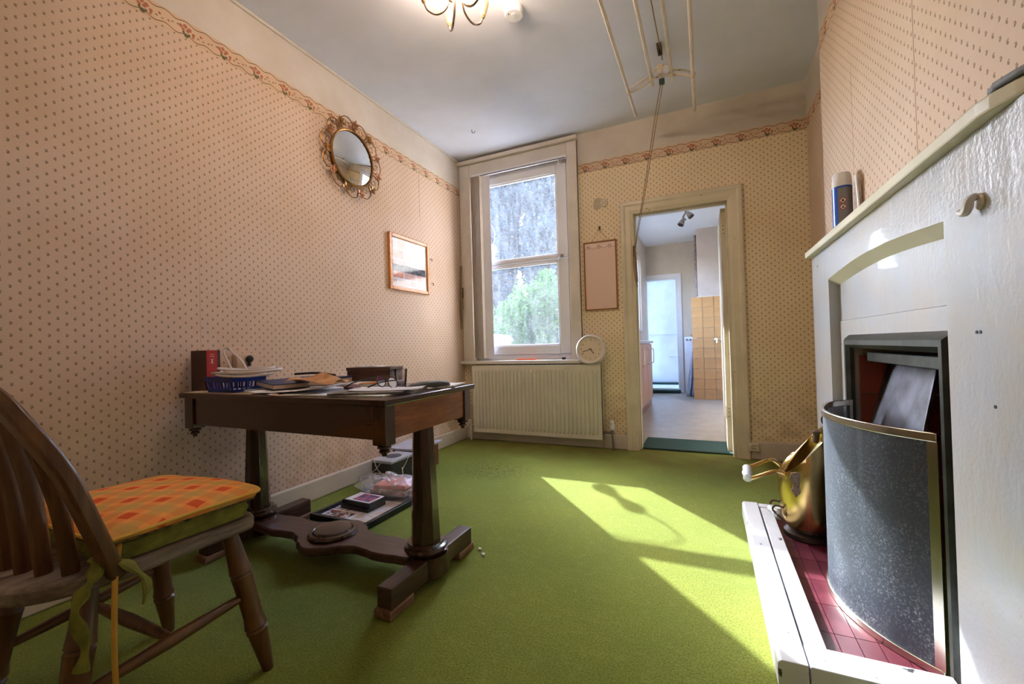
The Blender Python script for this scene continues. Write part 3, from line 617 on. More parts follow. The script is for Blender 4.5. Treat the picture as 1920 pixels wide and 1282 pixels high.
boxo('apron', (TX1-.042, TX1-.022, TY0+.06, TY1-.06, .568, TZ-.022), M_flame_reflect, tb, bevel=.002); boxo('apron', (TX0+.022, TX0+.042, TY0+.06, TY1-.06, .568, TZ-.022), M_flame_reflect, tb, bevel=.002)
for x in (TX0+.043, TX1-.043):
    for y in (TY0+.038, TY1-.038):
        boxo('corner_block', (x-.028, x+.028, y-.024, y+.024, .552, TZ-.0215), M_twz, tb, bevel=.002)
        bm = BM(); lathe(bm, [(.012, 0), (.022, -.004), (.023, -.010), (.012, -.014), (.017, -.019), (.017, -.024), (.008, -.03), (.009, -.036), (0, -.039)], (x, y, .552), 18); mk('drop_finial', bm, M_twz, tb, smooth=True)
CY = -2.185
for x in (.160, 1.122):
    bm = BM(); lathe(bm, [(.056, .14), (.040, .567)], (x, CY, 0), 8, a0=PI/8); mk('column', bm, M_twz, tb, bevel=.002)
    bm = BM(); lathe(bm, [(.066, .10), (.078, .108), (.082, .118), (.078, .128), (.068, .132), (.066, .141), (.04, .142)], (x, CY, 0), 32); mk('column_collar', bm, M_twz, tb, smooth=True)
    bm = BM(); lathe(bm, [(.074, .028), (.074, .1)], (x+.012, CY, 0), 28); mk('column_base', bm, M_twz, tb, smooth=True)
    f = boxo('foot', (x-.01, x+.052, -2.44, -1.935, .028, .096), M_twy, tb, bevel=.004)
    for a, b in ((-2.452, -2.33), (-2.04, -1.922)): boxo('foot_pad', (x-.016, x+.056, a, b, 0, .03), M_raw, f, bevel=.006)
# shaped stretcher
prof = [(0, .062), (.06, .064), (.12, .072), (.18, .075), (.24, .066), (.3, .062), (.36, .08), (.42, .12), (.48, .145), (.5, .147)]
def half(t):
    t = t if t <= .5 else 1-t
    for (a, ra), (b, rb) in zip(prof, prof[1:]):
        if a <= t <= b: k = (t-a)/(b-a); k = k*k*(3-2*k); return ra+(rb-ra)*k
    return prof[-1][1]
sx0, sx1 = .20, 1.085; n = 60
poly = [(sx0+(sx1-sx0)*i/n, CY-half(i/n)) for i in range(n+1)]+[(sx0+(sx1-sx0)*i/n, CY+half(i/n)) for i in range(n, -1, -1)]
bm = BM(); prism(bm, poly, FZ, .058, .090); mk('stretcher', bm, wood('stretcher wood', (.06, .025, .018), (.13, .06, .042), 'x', .3, coat=.3), tb, bevel=.006, smooth=True)
bm = BM(); lathe(bm, [(.098, .090), (.1, .096), (.094, .104), (.082, .106), (.078, .102), (.074, .111), (.06, .114), (0, .1145)], (.642, CY, 0), 40); mk('stretcher_disc', bm, M_twz, tb, smooth=True)
# ------------------------------------------------------------------ chair
M_cw = wood('worn oak', (.075, .03, .010), (.20, .09, .03), 'z', .4, gs=7); M_cwx = wood('worn oak rail', (.10, .042, .014), (.24, .11, .04), 'y', .4)
M_seat = wood('scuffed seat elm', (.13, .09, .065), (.34, .28, .24), 'y', .55, coat=0)
chr_ = thing('windsor_chair', (.77, -2.93, 0), 'brown wooden hoop back chair with turned legs', 'chair')
SXC = .765
def seat_out(s=1., lim=-9.):
    P = []
    hw, yf, yb = .218*s, -2.745+.01*(s-1)*10, -3.2
    pts = [(-hw*.93, yf), (-hw*.5, yf+.012), (0, yf+.016), (hw*.5, yf+.012), (hw*.93, yf), (hw*1.0, yf-.05), (hw*.98, yf-.17), (hw*.96, yf-.28), (hw*.86, yf-.36), (hw*.6, yf-.425), (0, yf-.455), (-hw*.6, yf-.425), (-hw*.86, yf-.36), (-hw*.96, yf-.28), (-hw*.98, yf-.17), (-hw, yf-.05)]
    return [(SXC+p.x, max(p.y, lim)) for p in smoothpath([(a, b, 0) for a, b in pts], 4, closed=True)]
bm = BM(); prism(bm, seat_out(), FZ, .388, .424); mk('seat', bm, M_seat, chr_, bevel=.008, smooth=True)
LEG = [(0, .016), (.12, .02), (.26, .024), (.30, .026), (.31, .021), (.325, .026), (.34, .025), (.5, .0235), (.62, .023), (.68, .027), (.695, .022), (.71, .027), (.73, .024), (.9, .018), (1, .014)]
feet = [((.945, -2.80, .40), (.992, -2.73, 0)), ((.585, -2.80, .40), (.548, -2.745, 0)), ((.925, -3.07, .40), (.965, -3.135, 0)), ((.605, -3.07, .40), (.565, -3.135, 0))]
for a, b in feet: bm = BM(); turned(bm, b, a, [(1-t, r) for t, r in reversed(LEG)]); mk('leg', bm, M_cw, chr_, smooth=True)
ST = [(0, .009), (.2, .012), (.5, .0155), (.8, .012), (1, .009)]
def onleg(i, z): a, b = Vector(feet[i][0]), Vector(feet[i][1]); return b+(a-b)*(z/.40)
for i, k in ((0, 2), (1, 3)): bm = BM(); turned(bm, onleg(i, .215), onleg(k, .185), ST, 12); mk('side_stretcher', bm, M_cwx, chr_, smooth=True)
m0 = (onleg(0, .215)+onleg(2, .185))/2; m1 = (onleg(1, .215)+onleg(3, .185))/2
bm = BM(); turned(bm, m0, m1, ST, 12); mk('cross_stretcher', bm, M_cwx, chr_, smooth=True)
# hoop
def hoop(t):   # t 0..1 right base -> left base
    pts = [(.206, -3.045, .405), (.218, -3.085, .52), (.222, -3.125, .635), (.200, -3.165, .725), (.14, -3.19, .79), (.0, -3.205, .825), (-.14, -3.19, .79), (-.200, -3.165, .725), (-.222, -3.125, .635), (-.218, -3.085, .52), (-.206, -3.045, .405)]
    return [Vector((SXC+a, b, c)) for a, b, c in pts]
hp = smoothpath(hoop(0), 5); bm = BM(); rings = []
for i, p in enumerate(hp):
    d = (hp[min(i+1, len(hp)-1)]-hp[max(i-1, 0)]).normalized(); nrm = Vector((0, -.94, -.34)); nrm = (nrm-d*nrm.dot(d)).normalized(); w = d.cross(nrm)
    rings.append([bm.verts.new(p+w*a+nrm*b) for a, b in ((-.022, -.014), (-.022, .014), (.022, .014), (.022, -.014))])
for i in range(len(rings)-1): ring_faces(bm, rings[i], rings[i+1])
bm.faces.new(rings[0]); bm.faces.new(rings[-1][::-1]); mk('hoop', bm, M_cw, chr_, bevel=.006, smooth=True)
for i in range(7):
    s = (i-3)/3; xb, xt = SXC+s*.155, SXC+s*.175; zt = .80-.075*abs(s)**2.5; yt = -3.2+.03*abs(s)**2
    a, b = Vector((xb, -3.135+.04*s*s, .424)), Vector((xt, yt+.012, zt)); bm = BM()
    mid = (a+b)/2+Vector((0, .01, 0)); pts = smoothpath([a, mid, b], 5); tube(bm, pts, [.0145]*len(pts), 8, flat=.5); mk('slat', bm, M_cw, chr_, smooth=True)
# cushions
def pillow(out, z0, z1, puff, n=7, sag=0.):
    bm = BM(); cx = sum(p[0] for p in out)/len(out); cy = sum(p[1] for p in out)/len(out); R = []
    prof_ = [(0.02, z1+puff), (.35, z1+puff*.96), (.65, z1+puff*.8), (.85, z1+puff*.45), (.96, z1), (1.0, (z0+z1)/2), (.97, z0), (.6, z0-.001), (.02, z0-.001)]
    for s, z in prof_: R.append([bm.verts.new((cx+(x-cx)*s, cy+(y-cy)*s, z+.006*math.sin(9*x+7*y)*s*(1 if z > z0+.005 else 0))) for x, y in out])
    for a, b in zip(R, R[1:]): ring_faces(bm, a, b)
    bm.faces.new(R[0]); bm.faces.new(R[-1]); return bm
def m_plaid():
    t = NT('orange plaid'); v, x, y, z = t.coords()
    u = t.math('ADD', t.math('MULTIPLY', x, .94), t.math('MULTIPLY', y, .34)); w = t.math('ADD', t.math('MULTIPLY', x, -.34), t.math('MULTIPLY', y, .94))
    def st(q, a, b, off=0.): f = t.math('FRACT', t.math('ADD', t.math('MULTIPLY', q, 11.5), off)); return t.math('MULTIPLY', t.math('GREATER_THAN', f, a), t.math('LESS_THAN', f, b))
    r1, r2 = st(u, .02, .34), st(w, .02, .34, .2); g1, g2 = st(u, .52, .84), st(w, .52, .84, .2)
    c = t.mix(0., (.86, .36, .085), (.86, .36, .085))
    c = t.mix(t.math('MULTIPLY', t.math('MAXIMUM', g1, 0.), .5), c, (.50, .34, .09)); c = t.mix(t.math('MULTIPLY', g2, .5), c, (.50, .34, .09))
    c = t.mix(t.math('MULTIPLY', t.math('ADD', r1, r2), .28), c, (.80, .13, .03)); c = t.mix(t.math('MULTIPLY', t.math('MULTIPLY', r1, r2), .7), c, (.62, .045, .012))
    t.bump(t.noise(v, 400, 2), .3, .001); return t.fin(c, .85, spec=.2)
cu = thing('plaid_cushion', (SXC, -2.95, .47), 'orange and red plaid seat cushion on the chair', 'cushion')
o1 = [(SXC+(x-SXC)*1.06+.0, -2.95+(y+2.95)*1.04) for x, y in seat_out(1., -3.06)]
mk('pad', pillow([p for p in o1], .476, .492, .018), m_plaid(), cu, smooth=True)
bm = BM(); tube(bm, [(x, y, .484+.006*math.sin(9*x+7*y)) for x, y in o1], .004, 6, closed=True); mk('piping', bm, plain('yellow piping', (.72, .42, .06), .7), cu, smooth=True)
bm = BM(); prism(bm, [(SXC+(x-SXC)*1.02, -2.95+(y+2.95)*1.01) for x, y in seat_out(1., -3.06)], FZ, .470, .478); mk('backing', bm, mat('navy print backing', (.02, .045, .07), .9, var=.6, vs=40, c2=(.30, .20, .05)), cu)
bm = BM(); tube(bm, smoothpath([(.955, -3.03, .475), (.982, -3.045, .455), (.992, -3.055, .40), (.992, -3.058, .25), (.996, -3.056, .14), (.992, -3.058, .085)], 6), .005, 6, flat=.4); mk('tie_ribbon', bm, plain('yellow ribbon', (.70, .40, .07), .7), cu, smooth=True)
gc = thing('green_cushion', (SXC, -2.95, .425), 'olive green seat pad under the plaid cushion', 'cushion')
M_olive = mat('olive velvet', (.20, .20, .035), .9, var=.3, vs=30, bump=.4, bs=40, bd=.01)
mk('pad', pillow([(SXC+(x-SXC)*.97, -2.95+(y+2.95)*.95) for x, y in seat_out(1., -3.06)], .427, .460, .008), M_olive, gc, smooth=True)
for pts in ([(.93, -3.06, .44), (.965, -3.075, .445), (.985, -3.085, .425), (.98, -3.10, .40), (.972, -3.11, .36), (.985, -3.10, .30), (.98, -3.105, .25)], [(.95, -3.06, .445), (.985, -3.05, .442), (1.005, -3.03, .42), (1.012, -3.01, .38), (1.01, -3.015, .34)]):
    bm = BM(); q = smoothpath(pts, 5); tube(bm, q, [.010+.004*math.sin(i*.9) for i in range(len(q))], 8, flat=.5); mk('tie', bm, M_olive, gc, smooth=True)
# ------------------------------------------------------------------ radiator
M_rad = mat('cream radiator enamel', (.70, .66, .55), .35, var=.05, vs=5)
rd = thing('radiator', (.73, -.07, .08), 'cream ribbed panel radiator under the window', 'radiator')
x0, x1, z0, z1 = .128, 1.331, .083, .688; n = 33
bm = BM(); px_ = []
pitch = (x1-x0-.04)/n
for i in range(n):
    a = x0+.02+i*pitch
    px_ += [(a, 0), (a+pitch*.14, -.014), (a+pitch*.46, -.014), (a+pitch*.60, 0)]
px_.append((x1-.02, 0)); R = []
for z, k in ((z0+.03, 0), (z0+.055, 1), (z1-.055, 1), (z1-.035, 0)): R.append([bm.verts.new((x, -.088+d*k, z)) for x, d in px_])
for a, b in zip(R, R[1:]): ring_faces(bm, a, b, closed=False)
for d in ((x0, x1, -.092, -.078, z0, z0+.03), (x0, x1, -.092, -.078, z1-.035, z1), (x0, x0+.02, -.092, -.078, z0+.03, z1-.035), (x1-.02, x1, -.092, -.078, z0+.03, z1-.035)): box(bm, *d)
box(bm, x0+.02, x1-.02, -.084, -.078, z0+.03, z1-.035)
mk('front_panel', bm, M_rad, rd)
boxo('rear_panel', (x0, x1, -.05, -.04, z0, z1), M_rad, rd); bm = BM(); box(bm, x0, x0+.004, -.092, -.04, z0, z1); mk('side_panel', bm, M_rad, rd); bm = BM(); box(bm, x1-.004, x1, -.092, -.04, z0, z1); mk('side_panel', bm, M_rad, rd)
boxo('top_grille', (x0, x1, -.094, -.038, z1, z1+.004), M_rad, rd)
bm = BM(); tube(bm, [(x1, -.065, .14), (1.40, -.065, .14)], .011, 10); lathe(bm, [(.016, 0), (.016, .02), (.012, .03)], (1.40, -.065, .13), 12); tube(bm, [(1.40, -.065, .14), (1.405, -.06, .0)], .008, 8); mk('valve_pipe', bm, plain('dull valve metal', (.25, .22, .2), .4, .9), rd, smooth=True)
bm = BM(); lathe(bm, [(.014, 0), (.02, .005), (.021, .035), (.017, .055), (.016, .07), (.010, .078), (0, .08)], (1.40, -.065, .165), 16); v_ = mk('thermostat_head', bm, M_white, rd, smooth=True)
bm = BM(); box(bm, 1.396, 1.399, -.088, -.083, .205, .225); mk('scale_mark', bm, M_black, v_)
bm = BM(); tube(bm, [(x0, -.065, .14), (.09, -.065, .14)], .01, 8); tube(bm, [(.09, -.065, .0), (.09, -.065, .15)], .008, 8); lathe(bm, [(.012, 0), (.013, .04), (.008, .045)], (.09, -.065, .145), 12); mk('lockshield_valve', bm, M_rad, rd, smooth=True)
# ------------------------------------------------------------------ clock
ck = thing('wall_clock', (1.25, -.1, .693), 'round white clock standing on the radiator', 'clock')
CC = Vector((1.25, -.088, .817)); Mc = Matrix.Translation(CC) @ Matrix.Rotation(math.radians(-6), 4, 'X') @ Matrix.Rotation(PI/2, 4, 'X')
M_pinkw = mat('aged white plastic', (.76, .70, .66), .3, var=.03)
bm = BM(); lathe(bm, [(.122, -.016), (.124, 0), (.120, .014), (.112, .022), (.102, .018), (.098, .008)], seg=48, M=Mc, cap=False); mk('rim', bm, M_pinkw, ck, smooth=True)
bm = BM(); lathe(bm, [(.121, -.016), (.10, -.018), (0, -.018)], seg=48, M=Mc); mk('back', bm, M_pinkw, ck)
bm = BM(); lathe(bm, [(0, .008), (.1, .008)], seg=48, M=Mc, cap=False); mk('dial', bm, plain('clock dial', (.74, .62, .48), .35), ck)
M_num = plain('grey numerals', (.13, .10, .08), .6)
for i in range(1, 13):
    cu_ = bpy.data.curves.new('numeral', 'FONT'); cu_.body = str(i); cu_.size = .022; cu_.align_x = 'CENTER'; cu_.align_y = 'CENTER'
    to = bpy.data.objects.new('tmp', cu_); COL.objects.link(to); me = bpy.data.meshes.new_from_object(to); bpy.data.objects.remove(to)
    a = PI/2-i*PI/6; me.transform(Mc @ Matrix.Translation((.077*math.cos(a), .077*math.sin(a), .0088))); me.materials.clear(); me.materials.append(M_num)
    o = bpy.data.objects.new('numeral', me); COL.objects.link(o); o.parent = ck; o.matrix_parent_inverse = base_inv(ck)
for nm, ang, L, w, z in (('hour_hand', 90-141, .045, .003, .010), ('minute_hand', 90-253, .07, .0022, .0112)):
    bm = BM(); a = math.radians(ang); vs = box(bm, -.012, L, -w, w, z, z+.0008); xf(bm, vs, Mc @ Matrix.Rotation(a, 4, 'Z')); mk(nm, bm, M_black, ck)
bm = BM(); vs = box(bm, -.02, .045, -.0007, .0007, .0122, .0126); xf(bm, vs, Mc @ Matrix.Rotation(math.radians(-5), 4, 'Z')); mk('second_hand', bm, plain('brown hand', (.3, .15, .1), .5), ck)
# ------------------------------------------------------------------ blind, sill things, cleats
bl = thing('vertical_blind', (.5, -.03, .75), 'vertical blind gathered at the left of the window', 'blind')
boxo('head_rail', (.155, 1.080, -.050, -.026, 2.445, 2.472), M_upvc, bl, bevel=.003); boxo('rail_slot', (.165, 1.07, -.0515, -.0495, 2.446, 2.452), M_black, bl, bevel=0)
M_fab = mat('beige blind fabric', (.56, .47, .38), .85, var=.08, vs=9); M_fab2 = mat('grey blind fabric', (.70, .68, .70), .85, var=.05, vs=9)
for i in range(9):
    x = .165+.0145*i; a = math.radians(82-2*i) if i < 8 else math.radians(28); w = .042
    if i == 8: x = .298
    p, q = (x-w*math.cos(a), -.038-w*math.sin(a)*(.9 if i < 8 else .5)+.0), (x+w*math.cos(a), -.038+w*math.sin(a)*.55)
    bm = BM(); d = Vector((q[0]-p[0], q[1]-p[1], 0)).normalized(); nr = Vector((-d.y, d.x, 0))*.0008; G = []
    for z in (.757, .80, 2.443): G.append([bm.verts.new((p[0]-nr.x, p[1]-nr.y, z)), bm.verts.new((q[0]-nr.x, q[1]-nr.y, z)), bm.verts.new((q[0]+nr.x, q[1]+nr.y, z)), bm.verts.new((p[0]+nr.x, p[1]+nr.y, z))])
    for k in range(2): ring_faces(bm, G[k], G[k+1])
    bm.faces.new(G[0]); bm.faces.new(G[2]); s_ = mk('slat', bm, M_fab2 if i == 8 else M_fab, bl)
bm = BM(); box(bm, 1.0, 1.012, -.045, -.03, 2.41, 2.446); box(bm, .998, 1.03, -.04, -.034, 2.425, 2.43); mk('runner_clip', bm, M_white, bl)
boxo('orange_strip', (.56, .75, -.05, -.03, .7355, .749), plain('orange plastic', (.75, .12, .03), .3), bevel=.004, label='bright orange strip lying on the window sill', cat='strip')
bm = BM(); lathe(bm, [(.008, 0), (.011, .003), (.011, .028), (.007, .032)], M=axis_M((.99, -.05, .747), (1.05, -.045, .747))); mk('black_stopper', bm, M_black, smooth=True, label='small black cylinder on the right end of the sill', cat='stopper')
bm = BM(); Mrope = mat('old rope', (.28, .19, .10), .9, var=.3, vs=90)
cl = thing('cord_cleat', (.02, -.05, 1.2), 'cord wound on a cleat in the corner left of the window', 'cord')
bm.free(); bm = BM(); tube(bm, [(.018, -.045, 1.36), (.018, -.045, 1.40)], .009, 8); obox(bm, (.018, -.04, 1.38), (.014, .02, .10)); mk('cleat', bm, M_rust, cl)
for dx in (-.006, .004, .010):
    bm = BM(); tube(bm, smoothpath([(.02+dx, -.058, 1.63), (.018+dx, -.062, 1.45), (.016+dx, -.066, 1.25), (.014+dx, -.062, 1.13), (.017+dx*.5, -.058, 1.10)], 4), .004, 6); mk('cord_strand', bm, Mrope, cl, smooth=True)
bm = BM(); tube(bm, [(.02, -.058, 1.22), (.02, -.060, 1.32)], .016, 10); mk('cord_knot', bm, Mrope, cl, smooth=True)
bm = BM(); tube(bm, smoothpath([(.012, -.06, 1.22), (.006, -.06, 1.1), (.010, -.06, 1.03), (.018, -.06, 1.1), (.022, -.06, 1.22)], 4), .003, 6); mk('cord_loop', bm, Mrope, cl, smooth=True)
# ------------------------------------------------------------------ wall hangings
pb = thing('framed_paper_panel', (1.332, -.01, 1.14), 'narrow brown framed panel of patterned wallpaper by the doorway', 'picture')
M_pf = wood('brown frame', (.30, .10, .03), (.42, .17, .05), 'z', .35); x0, x1, z0, z1 = 1.195, 1.468, 1.140, 1.711; w = .011
for d in ((x0, x0+w, z0, z1), (x1-w, x1, z0, z1), (x0+w, x1-w, z0, z0+w), (x0+w, x1-w, z1-w, z1)): boxo('frame_rail', (d[0], d[1], -.018, -.001, d[2], d[3]), M_pf, pb, bevel=.002)
def m_panel():
    t = NT('panel print'); v, x, y, z = t.coords(); a = t.math('ADD', x, z); b = t.math('SUBTRACT', x, z)
    fa = t.math('SUBTRACT', t.math('FRACT', t.math('MULTIPLY', a, 80)), .5); fb = t.math('SUBTRACT', t.math('FRACT', t.math('MULTIPLY', b, 80)), .5)
    d = t.ramp(t.math('ADD', t.math('POWER', t.math('ABSOLUTE', fa), 2.), t.math('POWER', t.math('ABSOLUTE', fb), 2.)), .03, .08, 1, 0)
    c = t.mix(t.math('MULTIPLY', d, .5), (.80, .58, .48), (.45, .26, .2))
    wv = t.math('MULTIPLY', t.math('COSINE', t.math('MULTIPLY', x, 140)), .004); ln = t.ramp(t.math('ABSOLUTE', t.math('SUBTRACT', t.math('SUBTRACT', z, 1.655), wv)), .001, .002, 1, 0)
    fx = t.math('SUBTRACT', t.math('FRACT', t.math('DIVIDE', t.math('ADD', x, .04), .088)), .5)
    fl = t.ramp(t.math('ADD', t.math('POWER', t.math('ABSOLUTE', t.math('MULTIPLY', fx, 5.)), 2.), t.math('POWER', t.math('ABSOLUTE', t.math('MULTIPLY', t.math('SUBTRACT', z, 1.668), 80.)), 2.)), .6, 1.2, 1, 0)
    bd = t.math('GREATER_THAN', z, 1.655); c = t.mix(bd, c, (.80, .62, .52)); c = t.mix(t.math('MAXIMUM', ln, t.math('MULTIPLY', fl, t.ramp(t.noise(v, 250), .4, .6))), c, (.28, .11, .07))
    return t.fin(c, .4)
boxo('panel_print', (x0+w-.001, x1-w+.001, -.010, -.002, z0+w-.001, z1-w+.001), m_panel(), pb, bevel=0)
bm = BM(); tube(bm, [(x0+.07, -.01, z1), (1.333, -.012, 1.815), (x1-.07, -.01, z1)], .001, 5); mk('hanging_wire', bm, M_rust, pb)
nl = thing('picture_nail', (1.333, -.01, 1.82), 'bent rusty nail above the narrow framed panel', 'nail'); bm = BM(); tube(bm, smoothpath([(1.333, 0, 1.822), (1.333, -.014, 1.82), (1.334, -.018, 1.808), (1.335, -.016, 1.80)], 3), .004, 6); mk('shank', bm, M_rust, nl, smooth=True); bm = BM(); box(bm, 1.326, 1.340, -.006, 0, 1.808, 1.835); mk('nail_plate', bm, M_rust, nl)
jb = thing('junction_rose', (1.378, -.008, 2.02), 'round cream wiring cover beside a patch of torn wallpaper', 'wiring cover')
bm = BM(); lathe(bm, [(.032, 0), (.032, .01), (.028, .014), (0, .015)], seg=24, M=axis_M((1.378, 0, 2.022), (1.378, -1, 2.022))); mk('cover', bm, plain('cream bakelite', (.66, .55, .40), .5), jb, smooth=True)
for dx, dz in ((-.004, .004), (.012, -.005), (-.012, -.008), (.016, .008)): bm = BM(); tube(bm, [(1.378+dx, -.013, 2.022+dz), (1.378+dx, -.0165, 2.022+dz)], .003, 6); mk('cover_screw', bm, M_rust, jb)
bm = BM(); pts = [(1.29, 1.985), (1.285, 2.02), (1.295, 2.06), (1.325, 2.075), (1.35, 2.07), (1.365, 2.05), (1.35, 2.02), (1.35, 1.985), (1.32, 1.972)]; prism(bm, pts, FY, -.0012, 0); mk('bare_plaster_patch', bm, mat('torn paper plaster', (.72, .62, .46), .9, var=.2, vs=30, c2=(.48, .38, .25)), jb)
sk = thing('wall_socket', (2.397, -.03, .09), 'small cream socket box on the skirting right of the doorway', 'socket'); boxo('socket_body', (2.366, 2.428, -.045, -.0205, .062, .118), mat('grubby cream plastic', (.62, .54, .40), .5, var=.2, vs=40), sk, bevel=.005)
for dz in (-.008, .010): bm = BM(); box(bm, 2.385, 2.409, -.0458, -.045, .09+dz, .0925+dz); mk('slot', bm, M_black, sk)
# brick photograph
bp = thing('brick_picture', (.015, -.8, 1.31), 'orange wood framed picture of a brick wall', 'picture')
M_of = wood('orange pine frame', (.62, .19, .03), (.80, .34, .07), 'y', .3); y0, y1, z0, z1 = -1.052, -.562, 1.310, 1.732; w = .028
for d in ((y0, y0+w, z0, z1), (y1-w, y1, z0, z1), (y0+w, y1-w, z0, z0+w), (y0+w, y1-w, z1-w, z1)): boxo('frame_rail', (.001, .022, d[0], d[1], d[2], d[3]), M_of, bp, bevel=.005)
boxo('mount', (.003, .010, y0+w, y1-w, z0+w, z1-w), M_white, bp, bevel=0)
def m_brick():
    t = NT('brick print'); v, x, y, z = t.coords(); c = t.n('ShaderNodeCombineXYZ'); t.l(t.math('MULTIPLY', y, 1.), c.inputs[0]); t.l(z, c.inputs[1])
    b = t.n('ShaderNodeTexBrick'); t.l(c.outputs[0], b.inputs[0]); b.inputs['Scale'].default_value = 3.4; b.inputs['Mortar Size'].default_value = .02
    b.inputs['Color1'].default_value = (.62, .24, .17, 1); b.inputs['Color2'].default_value = (.50, .40, .42, 1); b.inputs['Mortar'].default_value = (.66, .72, .82, 1)
    col = t.mix(t.ramp(t.noise(v, 40, 4), .4, .7, 0, .4), b.outputs[0], (.75, .62, .6))
    bar = t.math('MULTIPLY', t.math('GREATER_THAN', z, 1.452), t.math('LESS_THAN', z, 1.505)); col = t.mix(bar, col, t.mix(t.ramp(t.noise(v, 30, 3), .4, .6), (.03, .035, .05), (.12, .13, .16)))
    return t.fin(col, .08, spec=.6)
boxo('print', (.009, .0112, y0+w+.018, y1-w-.018, z0+w+.018, z1-w-.018), m_brick(), bp, bevel=0)
for y, z in ((-.515, 1.62), (-.50, 1.415)):
    bm = BM(); tube(bm, smoothpath([(0, y, z), (.012, y, z), (.016, y, z-.012), (.013, y, z-.02)], 3), .003, 6); mk('wall_hook', bm, M_rust, smooth=True, label='upper small bare hook right of the brick picture' if z > 1.5 else 'lower small bare hook right of the brick picture', cat='hook')
# mirror
mr = thing('convex_mirror', (.02, -1.40, 1.85), 'round convex mirror in a scrolled gilt flower frame', 'mirror'); MC = Vector((.028, -1.395, 2.128)); RM = .175
M_gilt = mat('tarnished gilt', (.34, .17, .05), .35, .85, var=.4, vs=40); M_gilt2 = mat('copper gilt', (.44, .19, .09), .35, .85, var=.3, vs=40)
Mm = Matrix.Translation(MC) @ Matrix.Rotation(PI/2, 4, 'Y')
bm = BM(); lathe(bm, [(RM*k/10, .028*(1-(k/10)**2)) for k in range(0, 11)], seg=48, M=Mm, cap=False); mk('mirror_glass', bm, plain('mirror', (.86, .88, .9), .01, 1.), mr, smooth=True)
bm = BM(); lathe(bm, [(RM-.004, -.012), (RM+.008, -.006), (RM+.01, .004), (RM+.004, .010), (RM-.004, .006)], seg=48, M=Mm, cap=False); mk('rim', bm, M_gilt, mr, smooth=True)
bm = BM(); lathe(bm, [(0, -.015), (RM, -.015), (RM, -.01)], seg=40, M=Mm); mk('backing', bm, M_rust, mr)
N = 11
def mp(r, a, d=0.): return MC+Vector((d, r*math.cos(a), r*math.sin(a)))
for i in range(N):
    a = i*2*PI/N+.1; da = 2*PI/N
    bm = BM(); pts = [mp(RM+.012, a-da*.42), mp(RM+.06, a-da*.40), mp(RM+.085, a-da*.1), mp(RM+.075, a+da*.25), mp(RM+.04, a+da*.36), mp(RM+.014, a+da*.42)]
    tube(bm, smoothpath(pts, 5), .0035, 6); sc_ = mk('scroll', bm, M_gilt, mr, smooth=True)
    bm = BM(); tube(bm, smoothpath([mp(RM+.012, a-da*.1), mp(RM+.035, a-da*.2), mp(RM+.05, a-da*.02), mp(RM+.038, a+da*.1), mp(RM+.028, a)], 4), .0025, 5); mk('curl', bm, M_gilt, sc_, smooth=True)
    fa = a+da*.45; c = mp(RM+.05, fa, .008); bm = BM()
    for k in range(5):
        b = k*2*PI/5+fa; n0 = Vector((0, math.cos(b), math.sin(b))); n1 = Vector((0, -math.sin(b), math.cos(b))); X = Vector((1, 0, 0))
        q = [c+X*.002, c+n0*.016+n1*.012+X*.004, c+n0*.034+X*.010, c+n0*.016-n1*.012+X*.004]; vs = [bm.verts.new(p) for p in q]; ws = [bm.verts.new(p-X*.002) for p in q]; ring_faces(bm, vs, ws); bm.faces.new(vs); bm.faces.new(ws[::-1])
    fl = mk('flower', bm, M_gilt if i % 2 else M_gilt2, mr); bm = BM(); lathe(bm, [(0, -.002), (.006, .002), (.005, .008), (0, .01)], seg=10, M=Matrix.Translation(c) @ Matrix.Rotation(PI/2, 4, 'Y')); mk('flower_centre', bm, M_gilt, fl, smooth=True)
# ------------------------------------------------------------------ ceiling things
M_warm = plain('pale wood candle cup', (.70, .46, .26), .35); M_bronze = plain('satin bronze', (.40, .32, .24), .25, 1.)
cn = thing('chandelier', (1.15, -1.90, H), 'five arm metal chandelier with pale candle cups', 'chandelier')
CX, CYc = 1.15, -1.90
bm = BM(); lathe(bm, [(.055, 0), (.055, -.008), (.03, -.03), (.01, -.035)], (CX, CYc, H-.0005)); mk('ceiling_rose', bm, M_bronze, cn, smooth=True)
bm = BM(); tube(bm, [(CX, CYc, H-.03), (CX, CYc, H-.10)], .007); lathe(bm, [(.008, .03), (.022, .02), (.026, 0), (.018, -.02), (.006, -.03)], (CX, CYc, H-.11)); mk('stem', bm, M_bronze, cn, smooth=True)
M_bulb = NT('lit bulb'); e = M_bulb.n('ShaderNodeEmission'); e.inputs[0].default_value = (1, .82, .58, 1); e.inputs[1].default_value = 14; M_bulb.l(e.outputs[0], M_bulb.out.inputs[0]); M_bulb = M_bulb.m
